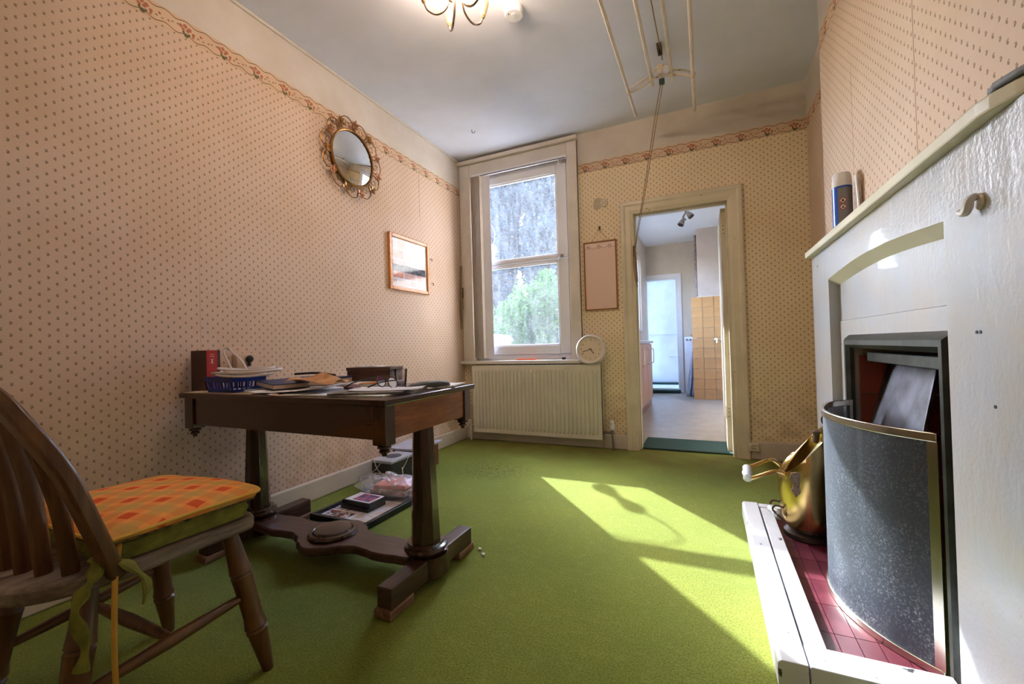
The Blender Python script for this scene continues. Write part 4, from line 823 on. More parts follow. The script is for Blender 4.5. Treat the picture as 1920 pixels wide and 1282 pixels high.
for i in range(5):
    a = math.radians(63.5+72*i); d = Vector((math.cos(a), math.sin(a), 0)); c = Vector((CX, CYc, 0)); R_ = .142
    def at(r, z): return c+d*r+Vector((0, 0, z))
    bm = BM(); tube(bm, smoothpath([at(.012, H-.11), at(.022, H-.19), at(.042, H-.275), at(.085, H-.308), at(.125, H-.29), at(R_, H-.255)], 6), .005, 8); mk('arm', bm, M_bronze, cn, smooth=True)
    cup_a = at(R_, H-.258); cup_d = (Vector((0, 0, 1))+d*.14).normalized()
    bm = BM(); turned(bm, cup_a, cup_a+cup_d*.085, [(0, .007), (.08, .010), (.1, .0085), (.12, .0105), (.9, .0215), (1, .021)]); k = mk('candle_cup', bm, M_warm, cn, smooth=True)
    bm = BM(); b0 = cup_a+cup_d*.085; turned(bm, b0, b0+cup_d*.06, [(0, .010), (.2, .014), (.5, .018), (.75, .013), (1, .002)]); mk('bulb', bm, M_bulb, k, smooth=True)
    lp = bpy.data.lights.new('bulb_light', 'POINT'); lp.energy = BULB_W; lp.color = (1, .74, .56); lp.shadow_soft_size = .03
    lo = bpy.data.objects.new('bulb_light', lp); COL.objects.link(lo); q = b0+cup_d*.075; lo.parent = cn; lo.matrix_parent_inverse = base_inv(cn); lo.location = q
sm = thing('smoke_alarm', (1.235, -1.475, H), 'round white smoke alarm on the ceiling by the chandelier', 'smoke alarm')
bm = BM(); lathe(bm, [(.05, -.0005), (.052, -.012), (.048, -.03), (.044, -.036), (0, -.037)], (1.237, -1.46, H), 32); mk('case', bm, M_white, sm, smooth=True)
bm = BM(); lathe(bm, [(.012, 0), (.012, -.002), (0, -.0022)], (1.24, -1.468, H-.037), 16); mk('test_button', bm, M_upvc, sm); bm = BM(); lathe(bm, [(.004, 0), (.003, -.002), (0, -.002)], (1.218, -1.485, H-.0368), 8); mk('indicator', bm, M_black, sm)
bm = BM(); tube(bm, smoothpath([(.42, -.486, H), (.42, -.486, H-.018), (.43, -.486, H-.03), (.445, -.486, H-.026), (.446, -.486, H-.016)], 4), .0025, 6); mk('ceiling_hook', bm, M_rust, smooth=True, label='small open cup hook screwed into the ceiling near the window', cat='hook')
# clothes airer
ar = thing('clothes_airer', (1.89, -1.2, 2.47), 'white hanging clothes airer with four long rods', 'clothes airer')
M_rod = mat('cream rod', (.74, .66, .56), .4, var=.08, vs=10); M_ci = chipped('cream cast iron', (.70, .60, .48), (.2, .12, .07), amt=.6, sc=60)
rods = [(1.700, 2.485, -.375), (1.842, 2.535, -.60), (1.962, 2.535, -.60), (2.084, 2.485, -.25)]
for x, z, ye in rods: bm = BM(); tube(bm, [(x, ye, z), (x, -2.35, z)], .0105, 10); mk('rod', bm, M_rod, ar, smooth=True)
for yb in (-.69, -2.05):
    bm = BM(); X0 = 1.895
    up = smoothpath([(1.700, yb, 2.472), (1.77, yb, 2.492), (1.842, yb, 2.522), (1.9, yb, 2.530), (1.962, yb, 2.522), (2.03, yb, 2.505), (2.084, yb, 2.472)], 5); tube(bm, up, .007, 8)
    up = smoothpath([(1.700, yb, 2.50), (1.76, yb, 2.525), (1.83, yb, 2.552), (1.90, yb, 2.60), (1.97, yb, 2.552), (2.03, yb, 2.530), (2.084, yb, 2.50)], 5); tube(bm, up, .006, 8)
    obox(bm, (1.898, yb, 2.565), (.035, .014, .08))
    for x, z, _ in rods: lathe(bm, [(.015, -.008), (.015, .008)], seg=14, M=axis_M((x, yb-.0, z), (x, yb+1, z)))
    mk('end_bracket', bm, M_ci, ar, smooth=True)
pl_ = thing('ceiling_pulley', (1.905, -.72, H), 'rusty pulley block holding the airer cords', 'pulley')
bm = BM(); box(bm, 1.892, 1.918, -.85, -.74, H-.012, H-.0005); box(bm, 1.900, 1.904, -.83, -.79, H-.045, H-.012); box(bm, 1.912, 1.916, -.83, -.79, H-.045, H-.012); mk('pulley_bracket', bm, M_rust, pl_)
bm = BM(); lathe(bm, [(.014, -.003), (.010, 0), (.014, .003)], seg=16, M=axis_M((1.908, -.81, H-.034), (2.9, -.81, H-.034))); mk('wheel', bm, M_black, pl_, smooth=True)
bm = BM(); obox(bm, (1.905, -.685, 2.497), (.032, .024, .035)); mk('cord_guide', bm, plain('dark green guide', (.02, .05, .045), .5), pl_, bevel=.004)
rp = thing('airer_cord', (1.6, -.04, 1.3), 'thin pulley cord running down to a cleat on the door surround', 'cord')
for k, dx in enumerate((-.008, .006)):
    bm = BM(); tube(bm, smoothpath([(1.905+dx, -.685, 2.48), (1.86+dx, -.60, 2.34), (1.76+dx*.8, -.36, 2.03), (1.66+dx*.6, -.13, 1.74), (1.618+dx*.4, -.045, 1.60)], 6), .0028, 6); mk('cord_line', bm, Mrope, rp, smooth=True)
bm = BM(); tube(bm, [(1.915, -.72, H-.03), (1.9, -1.4, H-.028), (1.9, -2.05, H-.028)], .003, 6); mk('cord_line', bm, Mrope, rp, smooth=True)
bm = BM(); obox(bm, (1.61, -.038, 1.585), (.014, .012, .09)); tube(bm, [(1.61, -.036, 1.585), (1.61, -.052, 1.585)], .006, 8); mk('cleat', bm, M_rust, rp)
for dx, z0 in ((-.006, 1.33), (.004, 1.30), (.012, 1.34)):
    bm = BM(); tube(bm, smoothpath([(1.61+dx, -.046, 1.58), (1.612+dx, -.05, 1.48), (1.620+dx, -.048, 1.38), (1.626+dx*.5, -.045, z0)], 5), .0042, 6); mk('cord_tail', bm, Mrope, rp, smooth=True)
# ------------------------------------------------------------------ things on the table
T = TZ+.0006
def sheet(name, c, size, rot, m, label, cat='paper', z=None, th=.0012, curl=0., group='papers on the table', parent=None, tilt=0.):
    bm = BM(); z = T if z is None else z; nx = 8; G = []
    for k, zz in enumerate((0, th)):
        rows = []
        for i in range(nx+1):
            u = i/nx-.5; h = curl*(2*abs(u))**3+tilt*u
            rows.append([bm.verts.new((u*size[0], s*size[1]/2, zz+h)) for s in (-1, 1)])
        G.append(rows)
    for i in range(nx):
        for k in (0, 1): bm.faces.new((G[k][i][0], G[k][i+1][0], G[k][i+1][1], G[k][i][1]))
        for s in (0, 1): bm.faces.new((G[0][i][s], G[0][i+1][s], G[1][i+1][s], G[1][i][s]))
    for i in (0, nx): bm.faces.new((G[0][i][0], G[0][i][1], G[1][i][1], G[1][i][0]))
    xf(bm, bm.verts, Matrix.Translation((c[0], c[1], z)) @ Matrix.Rotation(rot, 4, 'Z')); 
    return mk(name, bm, m, parent, label=label, cat=cat, group=group)
def m_print(name, base, ink, sc=(40, 160, 40), a=.52):
    t = NT(name); v, *_ = t.coords(); n = t.noise(v, 1., 3, .7, sc=sc); return t.fin(t.mix(t.ramp(n, a, a+.06, 0, .75), base, ink), .6)
M_pap = m_print('printed page', (.90, .90, .94), (.55, .57, .65), a=.62); M_pap2 = m_print('news page', (.88, .92, .95), (.45, .56, .60), (70, 70, 70), .58); M_mag = m_print('magazine cover', (.74, .73, .78), (.35, .20, .20), (22, 30, 20), .60)
M_buff = mat('buff card', (.60, .46, .30), .8, var=.1); M_navy = mat('navy cover', (.012, .025, .09), .45, var=.2); M_page = mat('page edges', (.66, .52, .38), .8, var=.1, vs=90, sc=(1, 1, 20))
sheet('buff_folder', (.30, -2.375), (.42, .14), .02, M_buff, 'buff card sheet at the near left edge of the table', th=.002)
sheet('newspaper', (.88, -2.27), (.44, .30), .12, M_pap2, 'pale blue newspaper spread under the spectacles', th=.004, z=T)
sheet('white_page', (.66, -2.345), (.34, .16), .16, M_pap, 'white printed page in front of the brown envelope', z=T+.0115, curl=.010, tilt=.02)
sheet('leaflet', (.71, -2.415), (.16, .07), .25, m_print('leaflet', (.52, .36, .27), (.12, .07, .06), (30, 30, 30), .5), 'small brown and white leaflet at the front table edge', z=T+.0005, curl=.006)
sheet('dark_magazine', (1.0, -2.325), (.26, .13), .42, m_print('dark cover', (.20, .17, .12), (.05, .05, .05), (20, 20, 20), .45), 'dark magazine at the near right table corner', z=T+.0052, th=.006)
sheet('open_brochure', (1.035, -2.275), (.26, .11), .40, M_mag, 'pale brochure on top of the dark magazine', z=T+.0118, th=.002, curl=.004)
sheet('white_receipts', (1.12, -2.0), (.10, .16), .25, M_pap, 'white receipts at the far right table corner', z=T, th=.006, curl=.003)
sheet('letter_sheet', (.46, -2.26), (.34, .26), -.12, M_pap, 'white letter beside the blue basket', z=T+.0022, th=.008)
sheet('letter_sheet', (.66, -2.02), (.34, .22), .06, M_mag, 'grey letters under the wooden box', z=T, th=.015)
bk = thing('navy_notebook', (.53, -2.33, T+.011), 'thick navy notebook with pale page edges', 'book'); 
Mn = Matrix.Translation((.50, -2.30, T+.0275)) @ Matrix.Rotation(-.30, 4, 'Z') @ Matrix.Rotation(.05, 4, 'Y')
for nm, d, m in (('pages', (-.098, .098, -.066, .066, -.006, .009), M_page), ('cover', (-.1, .1, -.07, .07, .0092, .0125), M_navy), ('cover', (-.1, .1, -.07, .07, -.0092, -.0062), M_navy)):
    bm = BM(); vs = box(bm, *d); xf(bm, vs, Mn); mk(nm, bm, m, bk)
b2 = thing('blue_binder', (.50, -2.14, T+.0105), 'flat dark blue binder behind the notebook', 'binder'); Mn = Matrix.Translation((.50, -2.12, T+.027)) @ Matrix.Rotation(.1, 4, 'Z')
for nm, d, m in (('cover', (-.13, .13, -.08, .08, .010, .016), M_navy), ('contents', (-.125, .125, -.075, .075, -.013, .0098), M_page)):
    bm = BM(); vs = box(bm, *d); xf(bm, vs, Mn); mk(nm, bm, m, b2)
bm = BM(); vs = []
for i in range(7):
    for k in range(5):
        u, v = i/6-.5, k/4-.5; vs.append(bm.verts.new((u*.20, v*.13, .004+.030*(1-(2*abs(u+.08))**1.5)*(1-(2*v)**2)*(.7+.3*math.sin(9*u+4*v))+.012*math.sin(7*v+u*5))))
for i in range(6):
    for k in range(4): bm.faces.new((vs[i*5+k], vs[(i+1)*5+k], vs[(i+1)*5+k+1], vs[i*5+k+1]))
xf(bm, bm.verts, Matrix.Translation((.67, -2.265, T+.038)) @ Matrix.Rotation(.32, 4, 'Z')); o = mk('brown_envelope', bm, mat('crumpled kraft', (.58, .31, .14), .75, var=.2, vs=25), label='crumpled brown paper bag on top of the papers', cat='paper bag'); k = o.modifiers.new('thickness', 'SOLIDIFY'); k.thickness = .003
sheet('maroon_card', (.78, -2.205), (.14, .05), -.55, plain('maroon card', (.12, .02, .04), .5), 'maroon card strip beside the brown paper bag', cat='card', z=T+.012, th=.002, group=None)
# basket
bs = thing('blue_basket', (.30, -2.36, T+.003), 'dark blue plastic slotted basket', 'basket'); M_blue = mat('blue plastic', (.012, .04, .26), .35, var=.15)
bx0, bx1, by0, by1 = .205, .385, -2.435, -2.285; zb, zt = T+.0035, T+.066
def wall4(bm, s0, s1):
    def cor(s, z): return [(bx0-s, by0-s, z), (bx1+s, by0-s, z), (bx1+s, by1+s, z), (bx0-s, by1+s, z)]
    return cor
bm = BM()
def taper(z): return -.010*(zt-z)/(zt-zb)
def bar4(za, zb_, th=.003):
    for side in range(4):
        sa, sb = taper(za), taper(zb_)
        def cr(s, z): return [Vector((bx0-s, by0-s, z)), Vector((bx1+s, by0-s, z)), Vector((bx1+s, by1+s, z)), Vector((bx0-s, by1+s, z))]
        A, B_ = cr(sa, za), cr(sb, zb_); C_, D_ = cr(sa-th, za), cr(sb-th, zb_); j = (side+1) % 4
        q = [bm.verts.new(p) for p in (A[side], A[j], B_[j], B_[side], C_[side], C_[j], D_[j], D_[side])]
        for f in ((0, 1, 2, 3), (7, 6, 5, 4), (0, 4, 5, 1), (3, 2, 6, 7), (0, 3, 7, 4), (1, 5, 6, 2)): bm.faces.new([q[t] for t in f])
bar4(zb, zb+.012); bar4(zt-.022, zt-.004); bar4(zt-.005, zt, .007)
for side, n in ((0, 9), (1, 8), (2, 9), (3, 8)):
    for i in range(n):
        u = (i+.0)/(n-1); za, zc = zb+.01, zt-.02
        def pt(z):
            s = taper(z)
            P4 = [Vector((bx0-s, by0-s, z)), Vector((bx1+s, by0-s, z)), Vector((bx1+s, by1+s, z)), Vector((bx0-s, by1+s, z))]
            return P4[side]+(P4[(side+1) % 4]-P4[side])*u
        tube(bm, [pt(za), pt(zc)], .0045, 4)
box(bm, bx0+.008, bx1-.008, by0+.008, by1-.008, zb, zb+.003)
mk('basket_shell', bm, M_blue, bs)
# cable
M_cab = plain('white cable', (.72, .66, .62), .4); wc = thing('white_cable', (.36, -2.33, T+.07), 'coil of thick white cable heaped on the basket', 'cable'); rc = random.Random(3)
for k in range(7):
    L = []; cx, cy = .335+rc.uniform(-.03, .03), -2.335+rc.uniform(-.025, .025); rx, ry = .125+rc.uniform(-.02, .03), .075+rc.uniform(-.02, .02); ph = rc.uniform(0, 6)
    for i in range(14):
        a = i*2*PI/14; L.append((cx+rx*math.cos(a+ph), cy+ry*math.sin(a+ph), T+.072+.0075*(k % 4)+.004*math.sin(2*a+k)))
    bm = BM(); tube(bm, smoothpath(L, 3, closed=True), .0044, 7, closed=True); mk('coil_turn', bm, M_cab, wc, smooth=True)
bm = BM(); tube(bm, smoothpath([(.27, -2.34, .772), (.215, -2.33, .80), (.175, -2.32, .835), (.135, -2.31, .865), (.125, -2.30, .884), (.14, -2.29, .889), (.15, -2.285, .872), (.205, -2.28, .835), (.232, -2.27, .79), (.25, -2.26, .775)], 5), .0042, 8); mk('raised_loop', bm, M_cab, wc, smooth=True)
bm = BM(); tube(bm, smoothpath([(.42, -2.40, .780), (.46, -2.37, .786), (.485, -2.33, .79)], 4), .004, 8); tube(bm, [(.485, -2.33, .79), (.497, -2.31, .792)], .006, 8); mk('cable_end', bm, M_cab, wc, smooth=True)
bm = BM(); tube(bm, smoothpath([(.45, -2.20, .765), (.55, -2.17, .768), (.64, -2.15, .757)], 4), .005, 8); mk('black_pen', bm, M_black, smooth=True, label='slim black pen lying behind the brown paper bag', cat='pen')
# red book with dark cover
rb = thing('red_spine_book', (.09, -2.36, T), 'upright dark brown book with a red labelled spine against the wall', 'book'); M_lea = mat('dark leather', (.055, .022, .015), .5, var=.2, vs=30)
Mb = Matrix.Translation((.118, -2.375, T+.0003)) @ Matrix.Rotation(.05, 4, 'Z'); 
for nm, d, m in (('cover', (-.098, 0, -.004, 0, 0, .178), M_lea), ('cover', (-.098, 0, .056, .060, 0, .178), M_lea), ('pages', (-.094, -.004, 0, .056, .003, .174), M_page), ('spine', (-.004, .001, 0, .048, 0, .178), plain('red spine', (.42, .02, .015), .45)), ('spine_edge', (-.004, .0012, .048, .060, 0, .178), M_lea)):
    bm = BM(); vs = box(bm, *d); xf(bm, vs, Mb); mk(nm, bm, m, rb, bevel=.001)
M_gt = plain('pale lettering', (.75, .6, .55), .5)
for y0, y1, z0, z1 in ((.016, .032, .158, .160), (.014, .034, .150, .152), (.021, .027, .122, .139), (.017, .031, .137, .139), (.017, .031, .120, .122)):
    bm = BM(); vs = box(bm, .001, .0014, y0, y1, z0, z1); xf(bm, vs, Mb); mk('spine_lettering', bm, M_gt, rb)
th_ = thing('wall_thermostat', (.03, -2.13, .80), 'small cream box with a black knob on the wall behind the cable', 'thermostat')
boxo('case', (.001, .035, -2.19, -2.09, .775, .862), plain('cream case', (.66, .48, .33), .5), th_, bevel=.004); bm = BM(); lathe(bm, [(.016, 0), (.018, .01), (.012, .02), (0, .022)], M=axis_M((.035, -2.13, .835), (.1, -2.14, .835))); mk('knob', bm, M_black, th_, smooth=True)
bm = BM(); obox(bm, (.045, -2.135, .815), (.012, .01, .03)); mk('lever', bm, M_black, th_)
# wooden box
wb = thing('wooden_box', (.69, -1.96, T+.0155), 'small dark wooden box at the back of the table', 'box'); M_wb = wood('walnut box', (.06, .024, .012), (.13, .055, .025), 'x', .35)
Mw = Matrix.Translation((.682, -1.955, T+.0157)) @ Matrix.Rotation(.1, 4, 'Z')
for nm, d in (('box_body', (-.118, .118, -.05, .05, 0, .048)), ('lid', (-.121, .121, -.053, .053, .049, .064))):
    bm = BM(); vs = box(bm, *d); xf(bm, vs, Mw); mk(nm, bm, M_wb, wb, bevel=.002)
sheet('folded_note', (.63, -1.95), (.07, .04), .3, plain('white note', (.8, .8, .82), .6), 'white folded note on the left of the wooden box lid', z=T+.0805, th=.003, curl=.003, group='notes on the box lid'); sheet('folded_note', (.735, -1.945), (.08, .05), -.1, M_pap2, 'grey printed note on the right of the wooden box lid', z=T+.0805, th=.002, curl=.002, group='notes on the box lid')
# drinking glass
def m_clear(name, c=(1, 1, 1), r=.02, k=.9):
    t = NT(name); tr = t.n('ShaderNodeBsdfTransparent'); gl = t.n('ShaderNodeBsdfGlossy'); gl.inputs['Roughness'].default_value = r; tr.inputs[0].default_value = (*c, 1)
    fr_ = t.n('ShaderNodeFresnel'); fr_.inputs[0].default_value = 1.45; m = t.n('ShaderNodeMixShader'); t.l(t.math('ADD', fr_.outputs[0], .03), m.inputs[0]); t.l(tr.outputs[0], m.inputs[1]); t.l(gl.outputs[0], m.inputs[2]); t.l(m.outputs[0], t.out.inputs[0]); return t.m
bm = BM(); lathe(bm, [(0, 0), (.022, 0), (.024, .004), (.029, .070), (.0275, .070), (.022, .007), (0, .007)], (.852, -1.975, T), 28); mk('drinking_glass', bm, m_clear('tumbler glass', (.94, .92, .93)), smooth=True, label='clear glass tumbler beside the wooden box', cat='glass')
# spectacles
sg = thing('spectacles', (.93, -2.22, T+.005), 'dark rimmed spectacles lying open on the newspaper', 'spectacles'); M_tort = plain('tortoiseshell', (.08, .03, .018), .25); M_lens = m_clear('tinted lens', (.35, .30, .30), .03)
Zs = T+.030; ctr = Vector((.94, -2.17, Zs)); ax = Vector((.97, -.12, -.06)).normalized(); up = Vector((.05, -.18, .98)).normalized()
for s in (-1, 1):
    c = ctr+ax*(.033*s); R_ = [c+ax*.026*math.cos(k*PI/12)+up*.021*math.sin(k*PI/12)*(1 if math.sin(k*PI/12) > 0 else 1.1) for k in range(24)]
    bm = BM(); tube(bm, R_, .0022, 6, closed=True); mk('rim', bm, M_tort, sg, smooth=True)
    bm = BM(); bm.faces.new([bm.verts.new(p) for p in R_]); mk('lens', bm, M_lens, sg)
    e = ctr+ax*(.060*s)+up*.012; out = Vector((-.55, -.83, 0)).normalized() if s < 0 else Vector((-.72, -.68, 0)).normalized()
    bm = BM(); tube(bm, smoothpath([e, e+out*.05-Vector((0, 0, .004)), e+out*.095-Vector((0, 0, .016)), e+out*.125-Vector((0, 0, .034))], 4), [.0024]*7+[.003]*4+[.004]*2, 6); mk('temple_arm', bm, M_black, sg, smooth=True)
bm = BM(); tube(bm, smoothpath([ctr-ax*.009+up*.006, ctr+up*.011, ctr+ax*.009+up*.006], 4), .0022, 6); mk('bridge', bm, M_tort, sg, smooth=True)
# glasses case
bm = BM(); prism(bm, [(-.085, 0), (-.07, .012), (-.03, .020), (.04, .022), (.08, .017), (.086, .004), (.08, 0)], FY, -.027, .027); xf(bm, bm.verts, Matrix.Translation((1.085, -2.09, T+.005)) @ Matrix.Rotation(.72, 4, 'Z')); mk('spectacle_case', bm, mat('grey vinyl', (.13, .15, .16), .5, var=.1), bevel=.006, smooth=True, label='soft grey spectacle case at the right end of the table', cat='case')
bm = BM(); prism(bm, [(-.06, 0), (-.05, .006), (.05, .012), (.06, 0)], FY, -.015, .015); xf(bm, bm.verts, Matrix.Translation((.80, -2.10, T+.012)) @ Matrix.Rotation(.3, 4, 'Z')); mk('orange_lighter', bm, plain('orange pouch', (.65, .22, .04), .5), bevel=.003, label='small orange packet behind the spectacles', cat='packet')
# ------------------------------------------------------------------ things under the table
tr_ = thing('black_photo_frame', (.40, -1.72, 0), 'large flat black photo frame lying on the carpet', 'photo frame'); M_bf = plain('black gloss frame', (.012, .016, .022), .25)
fx0, fx1, fy0, fy1 = .235, .612, -1.965, -1.42; w = .022
for d in ((fx0, fx1, fy0, fy0+w), (fx0, fx1, fy1-w, fy1), (fx0, fx0+w, fy0+w, fy1-w), (fx1-w, fx1, fy0+w, fy1-w)): boxo('frame_rail', (*d, .001, .034), M_bf, tr_, bevel=.003)
boxo('mount_board', (fx0+w, fx1-w, fy0+w, fy1-w, .001, .016), plain('white mount', (.72, .70, .70), .5), tr_, bevel=0)
def m_photo(name, cs, s=14):
    t = NT(name); v, *_ = t.coords(); n = t.noise(v, s, 2); n2 = t.noise(v, s*1.7, 2, sc=(1, 1.4, 1)); return t.fin(t.mix(t.ramp(n2, .5, .55), t.mix(t.ramp(n, .45, .52), cs[0], cs[1]), cs[2]), .25)
boxo('photograph', (.265, .43, -1.925, -1.845, .016, .0168), m_photo('photo print', ((.70, .62, .58), (.30, .09, .06), (.05, .03, .03)), 22), tr_, bevel=0); boxo('photograph', (.455, .575, -1.93, -1.66, .016, .0168), m_photo('photo print tan', ((.68, .64, .62), (.62, .48, .36), (.66, .62, .6)), 12), tr_, bevel=0)
boxo('photograph', (.23, .44, -1.83, -1.70, .016, .0168), m_photo('photo print two', ((.6, .5, .45), (.25, .1, .08), (.7, .66, .6)), 18), tr_, bevel=0)
for k, (z, dx) in enumerate(((.0172, 0), (.0405, .006))):
    s_ = thing('small_photo_frame', (.39, -1.745, z), 'upper small black photo frame with a purple picture' if k else 'lower small black photo frame in the stack of two', 'photo frame', 'small stacked photo frames'); M0 = Matrix.Translation((.392+dx, -1.752+dx, z)) @ Matrix.Rotation(-.04, 4, 'Z')
    for nm, d, m in (('frame_body', (-.098, .098, -.066, .066, 0, .022), M_bf), ('mount', (-.088, .088, -.056, .056, .022, .0226), plain('mount card', (.75, .72, .72), .4)), ('photograph', (-.045, .075, -.045, .045, .0226, .0231), m_photo('purple photo', ((.10, .06, .16), (.14, .09, .22), (.45, .10, .12)), 16))):
        bm = BM(); vs = box(bm, *d); xf(bm, vs, M0); mk(nm, bm, m, s_, bevel=.002 if nm == 'frame_body' else 0)
# plastic bag
def m_plastic():
    t = NT('crinkled clear plastic'); v, *_ = t.coords(); tr = t.n('ShaderNodeBsdfTransparent'); g = t.n('ShaderNodeBsdfGlossy'); g.inputs['Roughness'].default_value = .12; df = t.n('ShaderNodeBsdfDiffuse'); df.inputs[0].default_value = (.85, .85, .9, 1)
    b = t.n('ShaderNodeBump'); b.inputs['Strength'].default_value = 1; b.inputs['Distance'].default_value = .02; t.l(t.noise(v, 22, 4, .6), b.inputs['Height']); t.l(b.outputs[0], g.inputs['Normal'])
    a = t.n('ShaderNodeMixShader'); a.inputs[0].default_value = .45; t.l(g.outputs[0], a.inputs[1]); t.l(df.outputs[0], a.inputs[2]); m = t.n('ShaderNodeMixShader'); t.l(t.ramp(t.noise(v, 18, 4, .6), .4, .62, .12, .62), m.inputs[0]); t.l(tr.outputs[0], m.inputs[1]); t.l(a.outputs[0], m.inputs[2]); t.l(m.outputs[0], t.out.inputs[0]); return t.m
bg_ = thing('plastic_bag', (.40, -1.56, .035), 'clear crinkled plastic bag holding a pink folder', 'plastic bag')
bm = BM(); rr_ = random.Random(11); lathe(bm, [(.02, .0), (.75, .0), (1, .03), (.9, .068), (.6, .082), (.25, .085), (.02, .085)], seg=28, cap=True)
for v in bm.verts: k = 1+.10*math.sin(5*math.atan2(v.co.y, v.co.x)+v.co.z*60); v.co = Vector((.395+v.co.x*.215*k, -1.555+v.co.y*.12*k, .036+v.co.z*(1+.15*rr_.uniform(-1, 1))))
mk('bag_film', bm, m_plastic(), bg_, smooth=True, ang=80)
bm = BM(); obox(bm, (.455, -1.555, .088), (.21, .15, .022), (.02, -.03, .12)); mk('pink_folder', bm, mat('pink card', (.78, .32, .27), .6, var=.08), bg_, bevel=.004)
bm = BM(); obox(bm, (.45, -1.56, .058), (.24, .16, .03), (0, 0, .05)); mk('folded_papers', bm, mat('mixed paper', (.55, .42, .40), .6, var=.4, vs=20), bg_, bevel=.006)
# speaker and box
sp_ = thing('desk_speaker', (.22, -1.34, 0), 'black box speaker with a grey top near the skirting', 'speaker')
boxo('cabinet', (.125, .285, -1.40, -1.16, .0015, .138), plain('black plastic', (.02, .022, .026), .4), sp_, bevel=.006); boxo('top_panel', (.123, .287, -1.402, -1.158, .138, .158), plain('grey plastic', (.40, .40, .43), .4), sp_, bevel=.006)
bm = BM(); lathe(bm, [(.052, 0), (.05, .003), (.03, .001), (.012, .004), (0, .005)], (.205, -1.28, .158), 28); mk('speaker_cone', bm, plain('dark cone', (.06, .06, .07), .5), sp_, smooth=True)
wl = thing('thin_cable', (.2, -1.42, .1), 'tangled thin cream cable hanging over the speaker', 'cable'); M_thin = plain('cream flex', (.60, .50, .40), .5)
for pts in ([(.14, -1.38, .16), (.155, -1.405, .15), (.19, -1.415, .10), (.25, -1.42, .075), (.28, -1.42, .09)], [(.22, -1.38, .161), (.215, -1.408, .15), (.17, -1.415, .10), (.12, -1.42, .07), (.18, -1.43, .085), (.27, -1.425, .085)], [(.285, -1.22, .161), (.292, -1.25, .13), (.295, -1.3, .09), (.33, -1.35, .11), (.36, -1.38, .08), (.355, -1.39, .06)]):
    bm = BM(); tube(bm, smoothpath(pts, 6), .0022, 6); mk('cable_strand', bm, M_thin, wl, smooth=True)
bm = BM(); obox(bm, (.275, -1.42, .090), (.03, .016, .016), (0, .2, .3)); mk('plug', bm, plain('ivory plug', (.72, .56, .42), .4), wl, bevel=.004)
bb = thing('brown_box', (.2, -1.0, 0), 'reddish brown box behind the speaker with papers on top', 'box'); boxo('box_body', (.06, .27, -1.12, -.86, .0015, .158), mat('red brown card', (.16, .05, .025), .6, var=.2), bb); 
sheet('grey_papers', (.175, -1.0), (.27, .30), .15, mat('grey sheets', (.42, .41, .46), .6, var=.1), 'grey papers lying on the brown box by the skirting', z=.159, th=.012, curl=.006, group=None)
# litter specks on the carpet
for i, (x, y) in enumerate(((1.21, -1.93), (1.245, -1.965))): bm = BM(); obox(bm, (x, y, .006), (.012, .008, .008), (.3, .2, .5*i)); mk('paper_scrap', bm, M_white, label=('larger' if i == 0 else 'smaller')+' white paper scrap on the carpet by the table foot', cat='scrap')
# ------------------------------------------------------------------ garden
M_leafA = None
def m_leaf(name, a, b):
    t = NT(name); v, *_ = t.coords(); col = t.mix(t.ramp(t.noise(v, 6, 3), .35, .65), a, b); df = t.n('ShaderNodeBsdfDiffuse'); tl = t.n('ShaderNodeBsdfTranslucent'); t.l(col, df.inputs[0]); t.l(col, tl.inputs[0]); m = t.n('ShaderNodeMixShader'); m.inputs[0].default_value = .5; t.l(df.outputs[0], m.inputs[1]); t.l(tl.outputs[0], m.inputs[2]); t.l(m.outputs[0], t.out.inputs[0]); return t.m
def foliage(n, blobs, size, seed):
    r = random.Random(seed); V = []; Fc = []; wts = [b[3]*b[4]*b[5] for b in blobs]
    for _ in range(n):
        b = r.choices(blobs, wts)[0]
        while True:
            p = Vector((r.uniform(-1, 1), r.uniform(-1, 1), r.uniform(-1, 1)))
            if .25 < p.length < 1: break
        c = Vector((b[0]+p.x*b[3], b[1]+p.y*b[4], b[2]+p.z*b[5])); s = size*r.uniform(.6, 1.3)
        u = Vector((r.gauss(0, 1), r.gauss(0, 1), r.gauss(0, .7))).normalized(); w = u.cross(Vector((r.gauss(0, 1), r.gauss(0, 1), r.gauss(0, 1)))).normalized(); k = len(V)
        V += [c-u*s, c+w*s*.45, c+u*s, c-w*s*.45]; Fc.append((k, k+1, k+2, k+3))
    me = bpy.data.meshes.new('foliage'); me.from_pydata([tuple(v) for v in V], [], Fc); return me
def plant(name, base, label, cat, n, blobs, size, seed, m, trunk, group=None):
    t = thing(name, base, label, cat, group); me = foliage(n, blobs, size, seed); me.materials.append(m); o = bpy.data.objects.new('foliage', me); COL.objects.link(o); o.parent = t; o.matrix_parent_inverse = base_inv(t); o['kind'] = 'stuff'
    for pts, r in trunk: bm = BM(); tube(bm, smoothpath(pts, 4), r, 8); mk('trunk', bm, M_bark, t, smooth=True)
M_bark = mat('bark', (.12, .085, .06), .9, var=.4, vs=20)
GZ_ = -.35
bm = BM(); box(bm, -9, 1.1, .12, 12, GZ_-.1, GZ_); struct('ground_garden', bm, mat('garden ground', (.07, .08, .05), .95, var=.4, vs=9), 'garden ground outside the window')
